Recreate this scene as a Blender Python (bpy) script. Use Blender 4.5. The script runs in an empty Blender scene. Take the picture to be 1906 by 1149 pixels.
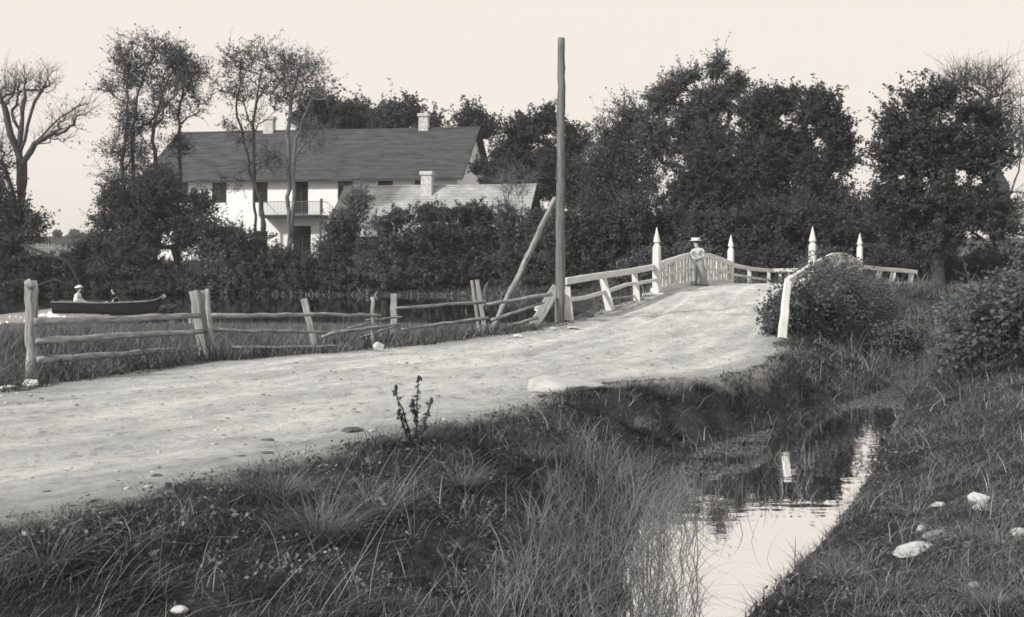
import bpy, math, random
import numpy as np
from mathutils import Vector, Matrix

# ------------------------------------------------------------------ camera, world, sun, exposure
C = bpy.context.scene.collection
SC = bpy.context.scene
F = 2044.0; HORIZON = 475.0; CZ = 1.75          # photo pixels; eye height
cam_d = bpy.data.cameras.new('camera'); cam = bpy.data.objects.new('camera', cam_d); C.objects.link(cam)
cam.location = (0, 0, CZ); cam.rotation_euler = (math.radians(90), 0, 0)
cam_d.sensor_width = 36; cam_d.lens = 36 * F / 1906
cam_d.shift_y = -(574.5 - HORIZON) / 1906
cam_d.clip_start = 0.1; cam_d.clip_end = 8000
SC.camera = cam

SUN_AZ = Vector((-0.74, -0.56)).normalized(); SUN_EL = math.radians(35)
w = bpy.data.worlds.new('World'); SC.world = w; w.use_nodes = True
nt = w.node_tree; bg = nt.nodes['Background']
sky = nt.nodes.new('ShaderNodeTexSky'); sky.sky_type = 'NISHITA'; sky.sun_disc = False
sky.sun_elevation = SUN_EL; sky.sun_rotation = math.atan2(SUN_AZ.x, SUN_AZ.y)
sky.dust_density = 4; sky.air_density = 1.2
bw = nt.nodes.new('ShaderNodeRGBToBW'); nt.links.new(sky.outputs[0], bw.inputs[0])
mr = nt.nodes.new('ShaderNodeMapRange'); nt.links.new(bw.outputs[0], mr.inputs[0])
mr.inputs[1].default_value = 0; mr.inputs[2].default_value = 12
mr.inputs[3].default_value = 8.9; mr.inputs[4].default_value = 10.2
tint = nt.nodes.new('ShaderNodeVectorMath'); tint.operation = 'SCALE'
tint.inputs[0].default_value = (1.0, 0.93, 0.855); nt.links.new(mr.outputs[0], tint.inputs['Scale'])
nt.links.new(tint.outputs[0], bg.inputs[0]); bg.inputs[1].default_value = 0.10

sl = bpy.data.lights.new('sun', 'SUN'); sun = bpy.data.objects.new('sun', sl); C.objects.link(sun)
sl.energy = 4.5; sl.angle = math.radians(4); sl.color = (1.0, 0.95, 0.88)
sd = Vector((SUN_AZ.x * math.cos(SUN_EL), SUN_AZ.y * math.cos(SUN_EL), math.sin(SUN_EL)))
sun.rotation_euler = sd.to_track_quat('Z', 'Y').to_euler()
SC.view_settings.view_transform = 'Standard'; SC.view_settings.look = 'None'
SC.view_settings.exposure = 0.0; SC.view_settings.gamma = 1.0
SC.cycles.max_bounces = 6; SC.cycles.diffuse_bounces = 4; SC.cycles.glossy_bounces = 3
SC.cycles.transmission_bounces = 3; SC.cycles.transparent_max_bounces = 6
SC.cycles.filter_width = 1.7
SC.cycles.volume_bounces = 0; SC.cycles.volume_step_rate = 5; SC.cycles.volume_max_steps = 64

# ------------------------------------------------------------------ helpers
def P(px, py, d):                                  # photo pixel + distance -> world point
    return np.array([(px - 953) / F * d, d, CZ - (py - HORIZON) / F * d])

def tag(o, label=None, cat=None, group=None, kind=None):
    if label: o['label'] = label
    if cat: o['category'] = cat
    if group: o['group'] = group
    if kind: o['kind'] = kind
    return o

ORG = {}
def thing(name, loc, label, cat, group=None, rotz=0.0):
    o = bpy.data.objects.new(name, None); C.objects.link(o)
    o.location = [float(v) for v in loc]; o.rotation_euler = (0, 0, rotz)
    o.empty_display_size = 0.3
    ORG[o.name] = np.array([0, 0, 0]) if rotz else np.array(loc, float)
    return tag(o, label, cat, group)

def mesh_np(name, V, Fc, mat, parent=None, smooth=False, attrs=None):
    """V (n,3); Fc (m,k) equal-size faces; world coordinates unless parent is rotated"""
    V = np.asarray(V, np.float32).reshape(-1, 3)
    if parent is not None: V = V - ORG[parent.name].astype(np.float32)
    Fc = np.asarray(Fc, np.int32)
    me = bpy.data.meshes.new(name)
    me.vertices.add(len(V)); me.vertices.foreach_set('co', V.ravel())
    k = Fc.shape[1]; m = len(Fc)
    me.loops.add(m * k); me.loops.foreach_set('vertex_index', Fc.ravel())
    me.polygons.add(m); me.polygons.foreach_set('loop_start', np.arange(0, m * k, k, dtype=np.int32))
    me.update(calc_edges=True)
    if smooth: me.polygons.foreach_set('use_smooth', np.ones(m, bool))
    if attrs:
        for an, (ty, arr) in attrs.items():
            a = me.attributes.new(an, ty, 'POINT')
            a.data.foreach_set('vector' if ty == 'FLOAT_VECTOR' else 'value', np.asarray(arr, np.float32).ravel())
    me.materials.append(mat)
    return link(name, me, parent)

def link(name, me, parent=None):
    o = bpy.data.objects.new(name, me); C.objects.link(o)
    if parent is not None:
        o.parent = parent; ORG[o.name] = ORG[parent.name]
    return o

class MB:                                          # small mesh builder for mixed faces
    def __init__(s): s.v = []; s.f = []; s.g = []
    def add(s, V, Fs, G=None):
        b = len(s.v); s.v += [tuple(map(float, p)) for p in V]
        s.f += [tuple(i + b for i in f) for f in Fs]
        s.g += [tuple(map(float, g)) for g in (G if G is not None else V)]
    def box(s, a, b):
        x0, y0, z0 = a; x1, y1, z1 = b
        s.add([(x0,y0,z0),(x1,y0,z0),(x1,y1,z0),(x0,y1,z0),(x0,y0,z1),(x1,y0,z1),(x1,y1,z1),(x0,y1,z1)],
              [(0,3,2,1),(4,5,6,7),(0,1,5,4),(1,2,6,5),(2,3,7,6),(3,0,4,7)])
    def sweep(s, path, sec, scale=None, up=(0, 0, 1), wob=0.0, seed=0):
        """section (2D points) swept along a path; grain attribute runs along it"""
        path = [Vector(map(float, p)) for p in path]; n = len(path); k = len(sec)
        rnd = random.Random(seed); up = Vector(up); V = []; G = []; L = 0
        off = rnd.uniform(0, 50)
        for i, p in enumerate(path):
            t = (path[min(i + 1, n - 1)] - path[max(i - 1, 0)]).normalized()
            u = up if abs(t.dot(up)) < .95 else Vector((1, 0, 0))
            sx = t.cross(u).normalized(); sy = sx.cross(t).normalized()
            if i: L += (path[i] - path[i - 1]).length
            sc = scale[i] if scale is not None else 1
            for (a, b) in sec:
                q = 1 + rnd.uniform(-wob, wob)
                V.append(p + sx * a * sc * q + sy * b * sc * q)
                G.append((L + off, a * sc, b * sc))
        Fs = []
        for i in range(n - 1):
            for j in range(k):
                j2 = (j + 1) % k
                Fs.append((i*k+j, i*k+j2, (i+1)*k+j2, (i+1)*k+j))
        Fs.append(tuple(range(k - 1, -1, -1))); Fs.append(tuple((n-1)*k + j for j in range(k)))
        s.add(V, Fs, G)
    def build(s, name, mat, parent=None, smooth=False):
        me = bpy.data.meshes.new(name)
        V = np.array(s.v)
        if parent is not None: V = V - ORG[parent.name]
        me.from_pydata(V.tolist(), [], s.f); me.update()
        a = me.attributes.new('grain', 'FLOAT_VECTOR', 'POINT')
        a.data.foreach_set('vector', np.array(s.g, np.float32).ravel())
        if smooth: me.polygons.foreach_set('use_smooth', np.ones(len(me.polygons), bool))
        me.materials.append(mat)
        return link(name, me, parent)

def circ(r, k=10, rx=None):
    return [(math.cos(2*math.pi*i/k) * r, math.sin(2*math.pi*i/k) * (rx or r)) for i in range(k)]
def rect(w_, h_, c=.12):
    a = w_/2; b = h_/2; q = min(w_, h_) * c
    return [(a-q,-b),(a,-b+q),(a,b-q),(a-q,b),(-a+q,b),(-a,b-q),(-a,-b+q),(-a+q,-b)]
def seg(a, b, n, jit=0.0, seed=0, sag=0.0):
    a = np.array(a, float); b = np.array(b, float); r = np.random.RandomState(seed)
    out = []
    for i in range(n + 1):
        t = i / n; p = a + (b - a) * t
        if 0 < i < n: p = p + r.normal(0, jit, 3)
        p[2] -= sag * math.sin(math.pi * t); out.append(p)
    return out

# numpy value noise
def _h(ix, iy, iz, s):
    n = (ix.astype(np.int64) * 374761393 + iy.astype(np.int64) * 668265263 + iz.astype(np.int64) * 2147483647 + s * 974711) & 0xffffffff
    n = ((n ^ (n >> 13)) * 1274126177) & 0xffffffff
    n = n ^ (n >> 16)
    return (n & 0xffff) / 65535.0
def vnoise(x, y, z=None, s=0):
    x = np.asarray(x, float); y = np.asarray(y, float); z = np.zeros_like(x) if z is None else np.asarray(z, float)
    ix, iy, iz = np.floor(x), np.floor(y), np.floor(z); fx, fy, fz = x-ix, y-iy, z-iz
    fx, fy, fz = [f*f*(3-2*f) for f in (fx, fy, fz)]
    r = 0
    for dx in (0, 1):
        for dy in (0, 1):
            for dz in (0, 1):
                r = r + _h(ix+dx, iy+dy, iz+dz, s) * (fx if dx else 1-fx) * (fy if dy else 1-fy) * (fz if dz else 1-fz)
    return r
def fbm(x, y, o=4, s=0):
    a = 1; t = 0; r = 0
    for i in range(o):
        r = r + a * vnoise(x * 2**i, y * 2**i, None, s + i); t += a; a *= .5
    return r / t - .5
def ss(t): t = np.clip(t, 0, 1); return t*t*(3-2*t)
def inpoly(x, y, poly):
    c = np.zeros(x.shape, bool); n = len(poly)
    for i in range(n):
        x0, y0 = poly[i]; x1, y1 = poly[(i+1) % n]
        if y0 == y1: continue
        c ^= ((y0 > y) != (y1 > y)) & (x < (x1-x0)*(y-y0)/(y1-y0)+x0)
    return c
def pdist(x, y, poly):                              # signed distance, negative inside
    d = np.full(x.shape, 1e18); n = len(poly)
    for i in range(n):
        x0, y0 = poly[i]; x1, y1 = poly[(i+1) % n]; ex, ey = x1-x0, y1-y0
        t = np.clip(((x-x0)*ex+(y-y0)*ey)/(ex*ex+ey*ey), 0, 1)
        d = np.minimum(d, (x-x0-t*ex)**2+(y-y0-t*ey)**2)
    d = np.sqrt(d); return np.where(inpoly(x, y, poly), -d, d)

# ------------------------------------------------------------------ materials
def mat(name, c1, c2=None, scale=8, rough=.85, bump=0.0, bscale=None, coord='Object', island=False, stretch=None,
        mid=.5, sharp=.25, detail=6, spec=.2, transl=0.0, dist=0.02):
    m = bpy.data.materials.new(name); m.use_nodes = True; N = m.node_tree.nodes; L = m.node_tree.links
    b = N['Principled BSDF']; b.inputs['Roughness'].default_value = rough
    b.inputs['Specular IOR Level'].default_value = spec
    if coord == 'grain':
        tc = N.new('ShaderNodeAttribute'); tc.attribute_name = 'grain'; src = tc.outputs['Vector']
    else:
        tc = N.new('ShaderNodeTexCoord'); src = tc.outputs[coord]
    if stretch:
        mp = N.new('ShaderNodeMapping'); mp.inputs['Scale'].default_value = stretch
        L.new(src, mp.inputs[0]); src = mp.outputs[0]
    c2 = c2 or c1
    no = N.new('ShaderNodeTexNoise'); no.inputs['Scale'].default_value = scale; no.inputs['Detail'].default_value = detail
    no.inputs['Roughness'].default_value = .65
    L.new(src, no.inputs['Vector'])
    fac = no.outputs[0]
    if island:
        g = N.new('ShaderNodeNewGeometry')
        ad = N.new('ShaderNodeMath'); ad.operation = 'MULTIPLY_ADD'; ad.inputs[1].default_value = .5; ad.inputs[2].default_value = -.25
        L.new(g.outputs['Random Per Island'], ad.inputs[0])
        a2 = N.new('ShaderNodeMath'); L.new(ad.outputs[0], a2.inputs[0]); L.new(fac, a2.inputs[1]); fac = a2.outputs[0]
    r = N.new('ShaderNodeMapRange'); L.new(fac, r.inputs[0]); r.inputs[1].default_value = mid-sharp; r.inputs[2].default_value = mid+sharp
    mx = N.new('ShaderNodeMix'); mx.data_type = 'RGBA'; L.new(r.outputs[0], mx.inputs[0])
    mx.inputs[6].default_value = (*c1, 1); mx.inputs[7].default_value = (*c2, 1)
    L.new(mx.outputs[2], b.inputs['Base Color'])
    if bump:
        n2 = N.new('ShaderNodeTexNoise'); n2.inputs['Scale'].default_value = bscale or scale*3; n2.inputs['Detail'].default_value = 5
        L.new(src, n2.inputs['Vector'])
        bp = N.new('ShaderNodeBump'); bp.inputs['Strength'].default_value = bump; bp.inputs['Distance'].default_value = dist
        L.new(n2.outputs[0], bp.inputs['Height']); L.new(bp.outputs[0], b.inputs['Normal'])
    if transl:
        tr = N.new('ShaderNodeBsdfTranslucent'); L.new(mx.outputs[2], tr.inputs[0])
        ms = N.new('ShaderNodeMixShader'); ms.inputs[0].default_value = transl
        L.new(b.outputs[0], ms.inputs[1]); L.new(tr.outputs[0], ms.inputs[2])
        L.new(ms.outputs[0], N['Material Output'].inputs[0])
    m['_'] = 0; del m['_']
    return m
def g(v, warm=0.0): return (v*(.935+warm*.5), v, v*(1.07-warm))
def cool(v): return (v*.90, v*1.01, v*1.075)

M = dict(
    leaf_dark=mat('leaf_dark', cool(.055), cool(.11), 1.2, island=True, transl=.4, rough=.8, spec=.08),
    leaf_mid=mat('leaf_mid', cool(.07), cool(.16), 1.5, island=True, transl=.4, rough=.8, spec=.1),
    leaf_light=mat('leaf_light', cool(.085), cool(.24), 2, island=True, transl=.4, rough=.8, spec=.1),
    bark=mat('bark', cool(.03), g(.10), 3, bump=.5, bscale=12, rough=.95),
    bark_light=mat('bark_light', g(.07), g(.20), 3, bump=.5, bscale=12, rough=.95),
    grass_shaded=mat('shaded_grass_blade', cool(.012), g(.115, .04), 1.3, island=True, transl=.25, rough=.6, mid=.52, sharp=.34),  # darker copy of the grass: left bank's shade put into the blade colour
    grass=mat('grass_blade', cool(.03), g(.21, .04), 1.1, island=True, transl=.25, rough=.6, mid=.52, sharp=.34),
    sedge=mat('sedge_blade', cool(.06), g(.25, .04), .5, island=True, transl=.3, rough=.6, mid=.5, sharp=.35),
    dry=mat('dry_blade', g(.12, .05), g(.40, .06), 2, island=True, transl=.2, rough=.6),
    weed=mat('weed_leaf', cool(.04), g(.20, .03), 3, island=True, transl=.2, rough=.5, spec=.4),
    wood=mat('weathered_wood', g(.09, .05), g(.44, .07), 1, coord='grain', stretch=(2.2, 34, 34), bump=.8, bscale=2, rough=.9, mid=.45, sharp=.22, dist=.01),
    log=mat('peeled_log', g(.07, .04), g(.42, .06), 1, coord='grain', stretch=(3.5, 22, 22), bump=.9, bscale=2, rough=.9, mid=.46, sharp=.2, dist=.012),
    pole=mat('pole_wood', g(.035, .03), g(.27, .05), 1, coord='grain', stretch=(.9, 40, 40), bump=.8, bscale=2, rough=.9, mid=.5, sharp=.22, dist=.01),
    white=mat('pale_painted_wood', g(.34, .06), g(.66, .09), 1, coord='grain', stretch=(1.5, 18, 18), bump=.5, bscale=2, rough=.8, mid=.38, sharp=.2, dist=.008),
    plaster=mat('white_plaster', g(.80, .06), g(.90, .07), .8, bump=.15, rough=.9),
    chimney=mat('limewashed_brick', g(.26, .04), g(.62, .07), 5, bump=.6, rough=.95, mid=.45, sharp=.2),
    roof_dark=mat('dark_tile', cool(.035), g(.10), 1.1, bump=.7, bscale=9, stretch=(.6, 2.0, 2.0), rough=.9, mid=.5, sharp=.22),
    roof_light=mat('grey_shingle', g(.17, .03), g(.42, .05), .8, bump=.6, bscale=10, rough=.9, mid=.45, sharp=.3),
    boards_dark=mat('dark_boards', cool(.03), g(.07), 3, stretch=(6, 1, 1), rough=.9),
    leaf_bush=mat('leaf_bush', cool(.06), cool(.20), 1.5, island=True, transl=.4, rough=.8, spec=.1),
    frame=mat('window_frame', g(.05), g(.11), 5, rough=.7),
    glass=mat('window_pane', cool(.008), cool(.02), 1, rough=.12, spec=.5),
    iron=mat('iron', g(.10), g(.18), 5, rough=.7),
    stone=mat('stone', g(.20, .04), g(.56, .06), 3, bump=1.0, bscale=14, rough=.95, mid=.42, sharp=.22),
    stone_dark=mat('stone_dark', g(.12, .04), g(.34, .05), 4, bump=1.0, bscale=14, rough=.95),
    clod=mat('clod', g(.05), g(.15), 8, bump=.8, rough=1),
    skin=mat('skin', g(.42, .12), g(.5, .12), 4, rough=.6),
    hair=mat('hair', g(.03), g(.06), 30, rough=.6),
    blouse=mat('blouse', g(.22, .04), g(.62, .06), 14, rough=.9, mid=.5, sharp=.12),
    white_cloth=mat('white_cloth', g(.55, .06), g(.72, .06), 8, rough=.9),
    skirt=mat('skirt', cool(.13), g(.34, .03), 4, rough=.95, stretch=(1, 1, .12)),
    dark_cloth=mat('dark_cloth', cool(.012), cool(.03), 6, rough=.95),
    hat=mat('hat', g(.5, .07), g(.72, .07), 16, rough=.9),
    boat=mat('tarred_boards', cool(.010), cool(.03), 3, stretch=(.4, 2, 5), rough=.95, spec=.05, bump=.4),
    boat_rim=mat('boat_rim', g(.09), g(.22), 3, rough=.8),
)
# ------------------------------------------------------------------ ground plan
WZ = -.75
ROAD_R = [(-2.48,8.4),(-1.83,9.54),(-1.04,11.0),(-.31,11.9),(.31,13.2),(.8,14.6),(1.9,15.4),(2.75,15.8),(3.65,16.7),(4.45,18.6),(5.15,21.4)]
ROAD_L = [(4.75,34.9),(4.3,33.6),(2.9,30.6),(1.75,27.2),(.5,24.3),(-1,22.0),(-3,19.9),(-4.9,18.0),(-6.4,14.1)]
ROAD_A = [(-60,-20),(-16,0.5),(-7,4.6),(-3.4,7.3)] + ROAD_R + [(6.6,25.8),(8.1,30.5),(9.35,34.9)] + ROAD_L + [(-14,10.5),(-60,-4)]
ROAD_B = [(8.9,43.4),(14.1,44.6),(17.5,47.6),(30,56),(60,74),(60,84),(26,62),(13,51.5),(11,48.2)]
WATER = [(-90,34),(-20,35),(-6,34),(0,33.2),(3,36.6),(6,36.8),(9.9,36.0),(10.5,33.5),(9.7,28.5),(8.3,24.0),(7.3,21.0),(5.8,18.8),(4.5,16.8),(3.35,15.4),(2.4,14.2),
         (1.6,12.2),(1.1,10.1),(.9,9),(.75,7.6),(.2,5.0),(-.6,2.5),(.4,2.5),(1.0,5.0),(1.66,7.6),(2.9,9.9),(4.55,13.5),(5.75,16.4),(7.0,19.4),(9.7,25.0),(11.3,28.4),(13.1,31),
         (15.5,33),(35,31),(36,38),(17,40.6),(13.2,42.2),(7.9,42.8),(6.3,46),(3,57),(-4,67),(-20,70),(-90,72)]
LR = 2.2
def road_z(x, y):
    ys = [-100, 19, 22, 25, 27, 30, 32, 34.5, 37, 39.5, 42, 44, 48, 54, 62, 200]
    zs = [0, .0, .05, .10, .15, .30, .43, .57, .66, .70, .66, .57, .38, .12, .0, .0]
    return np.interp(y + .12 * (x - 7), ys, zs)
def HT(x, y, fine=True):
    x = np.atleast_1d(np.asarray(x, float)); y = np.atleast_1d(np.asarray(y, float))
    dw = pdist(x, y, WATER); dr = np.minimum(pdist(x, y, ROAD_A), pdist(x, y, ROAD_B))
    far = ss((y - 55) / 22)
    T = -.28 + .08 * fbm(x*.25, y*.25, 3, 5)
    T = np.where((x > 0) & (y < 33), -.22 + .12 * ss((x - 4) / 8) * ss((22 - y) / 8), T)
    T = T + far * (1.35 - np.clip(x, -40, 40) * .006) + np.where((y > 43) & (x > 5), .35, 0) * (1 - far)
    T = T + 6.0 * ss((y - 130) / 200) - 2.0 * ss((y - 400) / 800)
    Lw = np.where(y > 60, 9, 2.2)
    lm_ = ss((3.5 - x + (y - 24) * .25) / 3) * ss((50 - y) / 8) * ss((y - 17) / 3)
    Lw = Lw + 10.0 * lm_
    T = T + .0 * lm_
    hw = WZ + .02 + (T - WZ - .02) * ss(dw / Lw) ** .8
    hw = np.where(dw < 0, WZ - np.minimum(.7, .30 * -dw) , hw)
    tot = np.maximum(dr, 0) + np.maximum(dw, 0)
    den = np.clip(np.minimum(tot, LR), .3, None)
    t = np.clip(dr / den, 0, 1)
    s = ss(t) ** 1.1
    h = road_z(x, y) * (1 - s) + hw * s
    h = np.where(dr <= 0, road_z(x, y), h)
    h = np.where((dw < -.15), hw, h)
    out = ss(dr / .6) * ss((dw + .1) / .5)
    h = h + out * (.16 * fbm(x*1.1, y*1.1, 3, 9) + .09 * fbm(x*4, y*4, 3, 19)) * (1 - .5 * far)
    if fine:
        rin = ss(-dr / .5)
        h = h + rin * (.06 * fbm(x*.9, y*.9, 4, 31) + .035 * fbm(x*5, y*5, 3, 37))
    return h
def H1(x, y): return float(HT(x, y)[0])
def ground_at(px, py, dmax=120):                     # where a photo ray meets the land
    d = np.linspace(5.5, dmax, 3000)
    x = (px - 953) / F * d; z = CZ - (py - HORIZON) / F * d
    hit = np.nonzero(z <= np.maximum(HT(x, d), WZ))[0]
    i = hit[0] if len(hit) else len(d) - 1
    return np.array([x[i], d[i], max(z[i], -5)])

# ------------------------------------------------------------------ ground + road: one fine grid, split along the road edge
def axis(lo, hi, st, outer):
    a = list(np.arange(lo, hi + st*.5, st)); s_ = st; v = hi; r = []
    while v < outer: s_ *= 1.22; v += s_; r.append(v)
    s_ = st; v = lo; l = []
    while v > -outer: s_ *= 1.22; v -= s_; l.append(v)
    return np.array(l[::-1] + a + r)
gx = axis(-12, 20, .09, 3000); gy = axis(4, 56, .09, 3500)
gy = gy[gy > -400]
X, Y = np.meshgrid(gx, gy, indexing='ij')
Xf, Yf = X.ravel(), Y.ravel()
Zf = HT(Xf, Yf)
drf = np.minimum(pdist(Xf, Yf, ROAD_A), pdist(Xf, Yf, ROAD_B))
# wheel ruts and cross-road coordinate
cl = np.array([(-40,-8),(-12,6.0),(-5.6,10.2),(-2.2,13.8),(1.2,18.5),(3.6,24),(5.5,29.5),(7.0,34.9),(9.5,42),(11.3,44),(14.5,48.4),(25,57),(60,79)], float)
def along(x, y):
    best = np.full(x.shape, 1e18); u = np.zeros(x.shape); v = np.zeros(x.shape); acc = 0
    for i in range(len(cl) - 1):
        e = cl[i+1] - cl[i]; L = np.hypot(*e)
        t = np.clip(((x-cl[i][0])*e[0] + (y-cl[i][1])*e[1]) / L**2, 0, 1)
        dx, dy = x-cl[i][0]-t*e[0], y-cl[i][1]-t*e[1]; d = dx*dx+dy*dy
        m = d < best; best[m] = d[m]; u[m] = (acc + t*L)[m]
        v[m] = (np.sqrt(d) * np.sign(e[0]*dy - e[1]*dx))[m]; acc += L
    return u, v
U_, V_ = along(Xf, Yf)
inr = ss(-drf / .3)
vv = V_ + .35 * fbm(U_*.25, U_*0+3, 2, 77)
rut = sum(a * np.exp(-((vv - c) / wd)**2) for c, wd, a in ((-1.5,.16,.07),(-.1,.18,.08),(1.25,.16,.06),(2.2,.15,.05)))
Zf = Zf - inr * rut * (.6 + .8 * vnoise(U_*.5, V_*.5, None, 5)) * (Yf < 60)
I = np.arange(len(Xf)).reshape(X.shape)
quad = np.stack([I[:-1,:-1], I[1:,:-1], I[1:,1:], I[:-1,1:]], -1).reshape(-1, 4)
VV = np.stack([Xf, Yf, Zf], -1)
edge = drf + .16 * fbm(Xf*2.5, Yf*2.5, 3, 41) * 2 + .1 * fbm(Xf*.7, Yf*.7, 2, 43)
isr = edge[quad].mean(1) < 0
def sub(Fq):
    idx = np.unique(Fq); mp = np.full(len(VV), -1); mp[idx] = np.arange(len(idx)); return idx, mp[Fq]

def ground_mat(name, road):
    m = bpy.data.materials.new(name); m.use_nodes = True; N = m.node_tree.nodes; L = m.node_tree.links
    b = N['Principled BSDF']; b.inputs['Roughness'].default_value = .95; b.inputs['Specular IOR Level'].default_value = .1
    at = N.new('ShaderNodeAttribute'); at.attribute_name = 'lane'
    geo = N.new('ShaderNodeNewGeometry')
    def noise(src, sc, stretch=None, det=6, rg=.6):
        if stretch:
            mp = N.new('ShaderNodeMapping'); mp.inputs['Scale'].default_value = stretch; L.new(src, mp.inputs[0]); src = mp.outputs[0]
        n = N.new('ShaderNodeTexNoise'); n.inputs['Scale'].default_value = sc; n.inputs['Detail'].default_value = det
        n.inputs['Roughness'].default_value = rg; L.new(src, n.inputs['Vector']); return n.outputs[0]
    def ramp(src, a, b_, lo=0., hi=1.):
        r = N.new('ShaderNodeMapRange'); L.new(src, r.inputs[0]); r.inputs[1].default_value = a; r.inputs[2].default_value = b_
        r.inputs[3].default_value = lo; r.inputs[4].default_value = hi; return r.outputs[0]
    def mix(f, c1, c2):
        x = N.new('ShaderNodeMix'); x.data_type = 'RGBA'; L.new(f, x.inputs[0])
        for i, c in ((6, c1), (7, c2)):
            if isinstance(c, tuple): x.inputs[i].default_value = (*c, 1)
            else: L.new(c, x.inputs[i])
        return x.outputs[2]
    pos = geo.outputs['Position']
    if road:
        c = mix(ramp(noise(at.outputs['Vector'], 1, (.3, 2.0, 1), 8), .36, .64), g(.50, .04), g(.80, .07))
        c = mix(ramp(noise(pos, 1.1), .5, .75, 0, .8), c, g(.33, .05))
        c = mix(ramp(noise(at.outputs['Vector'], 1, (3, 6, 1), 8, .8), .53, .66, 0, .85), c, g(.15, .04))
        c = mix(ramp(noise(pos, 7, (1, 1, 1), 8, .8), .52, .66, 0, .6), c, g(.24, .04))
        c = mix(ramp(noise(pos, 26, None, 5, .85), .38, .60, .38, 0), c, g(.26, .04))
        er = N.new('ShaderNodeAttribute'); er.attribute_name = 'earth'
        ad = N.new('ShaderNodeMath'); ad.operation = 'MULTIPLY_ADD'; L.new(ramp(noise(pos, 3.5, None, 8, .7), .2, .8, -.35, .35), ad.inputs[2]); L.new(er.outputs['Fac'], ad.inputs[0]); ad.inputs[1].default_value = 1.0
        c = mix(ramp(ad.outputs[0], .15, .95, 0, .6), c, g(.22, .04))
        h = noise(pos, 10, None, 10, .85); dist = .07
    else:
        c = mix(ramp(noise(pos, 1.6), .35, .65), cool(.014), g(.06, .04))
        c = mix(ramp(noise(pos, 9, None, 8, .7), .55, .72), c, g(.12, .05))
        # trodden earth beside the road
        er = N.new('ShaderNodeAttribute'); er.attribute_name = 'earth'
        ad = N.new('ShaderNodeMath'); ad.operation = 'ADD'; L.new(er.outputs['Fac'], ad.inputs[0]); L.new(ramp(noise(pos, 5), 0, 1, -.5, .5), ad.inputs[1])
        c = mix(ramp(ad.outputs[0], .35, .8), c, g(.24, .07))
        h = noise(pos, 9, None, 8, .75); dist = .06
    L.new(c, b.inputs['Base Color'])
    bp = N.new('ShaderNodeBump'); bp.inputs['Strength'].default_value = .9; bp.inputs['Distance'].default_value = dist
    L.new(h, bp.inputs['Height']); L.new(bp.outputs[0], b.inputs['Normal'])
    return m
lane = np.stack([U_, V_, U_*0], -1)
earth = np.where(drf > 0, ss(1 - np.maximum(drf, 0) / .5), 0)
earth_in = ss(1 + drf / 1.0)
for nm, sel, rd in (('ground', ~isr, False), ('road', isr, True)):
    idx, Fq = sub(quad[sel])
    o = mesh_np(nm, VV[idx], Fq, ground_mat(nm, rd), None, True,
                {'lane': ('FLOAT_VECTOR', lane[idx]), 'earth': ('FLOAT', (earth_in if rd else earth)[idx])})
    tag(o, kind='structure')

# ------------------------------------------------------------------ water
def water_mat():
    m = bpy.data.materials.new('water'); m.use_nodes = True; N = m.node_tree.nodes; L = m.node_tree.links
    N.remove(N['Principled BSDF'])
    geo = N.new('ShaderNodeNewGeometry')
    gl = N.new('ShaderNodeBsdfGlossy'); gl.inputs['Roughness'].default_value = .015; gl.inputs[0].default_value = (1.0, 1.0, 1.0, 1)
    df = N.new('ShaderNodeBsdfDiffuse'); df.inputs[0].default_value = (*cool(.02), 1)
    lw = N.new('ShaderNodeFresnel'); lw.inputs[0].default_value = 1.6
    mx = N.new('ShaderNodeMath'); mx.operation = 'MAXIMUM'; mx.inputs[1].default_value = .92; L.new(lw.outputs[0], mx.inputs[0])
    ms = N.new('ShaderNodeMixShader'); L.new(mx.outputs[0], ms.inputs[0]); L.new(df.outputs[0], ms.inputs[1]); L.new(gl.outputs[0], ms.inputs[2])
    L.new(ms.outputs[0], N['Material Output'].inputs[0])
    mp = N.new('ShaderNodeMapping'); mp.inputs['Scale'].default_value = (1, 2.2, 1); L.new(geo.outputs['Position'], mp.inputs[0])
    n = N.new('ShaderNodeTexNoise'); n.inputs['Scale'].default_value = 1.6; n.inputs['Detail'].default_value = 3; L.new(mp.outputs[0], n.inputs['Vector'])
    # a breeze ruffles the open pond on the left; the ditch lies calm
    sx = N.new('ShaderNodeSeparateXYZ'); L.new(geo.outputs['Position'], sx.inputs[0])
    r = N.new('ShaderNodeMapRange'); L.new(sx.outputs[0], r.inputs[0]); r.inputs[1].default_value = -16.3; r.inputs[2].default_value = -18.6
    r.inputs[3].default_value = .0; r.inputs[4].default_value = 1.0
    r2 = N.new('ShaderNodeMapRange'); L.new(sx.outputs[1], r2.inputs[0]); r2.inputs[1].default_value = 56.0; r2.inputs[2].default_value = 53.0
    r3 = N.new('ShaderNodeMapRange'); L.new(sx.outputs[0], r3.inputs[0]); r3.inputs[1].default_value = -21.8; r3.inputs[2].default_value = -20.2
    m3 = N.new('ShaderNodeMath'); m3.operation = 'MULTIPLY'; L.new(r.outputs[0], m3.inputs[0]); L.new(r3.outputs[0], m3.inputs[1]); r = m3
    mu = N.new('ShaderNodeMath'); mu.operation = 'MULTIPLY_ADD'; L.new(r.outputs[0], mu.inputs[0]); L.new(r2.outputs[0], mu.inputs[1]); mu.inputs[2].default_value = .003
    bp = N.new('ShaderNodeBump'); bp.inputs['Distance'].default_value = 2.0; L.new(mu.outputs[0], bp.inputs['Strength'])
    L.new(n.outputs[0], bp.inputs['Height']); L.new(bp.outputs[0], gl.inputs['Normal'])
    return m
wx = np.array([-95, -30, 0, 37.0]); wy = np.array([2.0, 30, 50, 73.0])
WX, WY = np.meshgrid(wx, wy, indexing='ij'); J = np.arange(16).reshape(4, 4)
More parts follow.
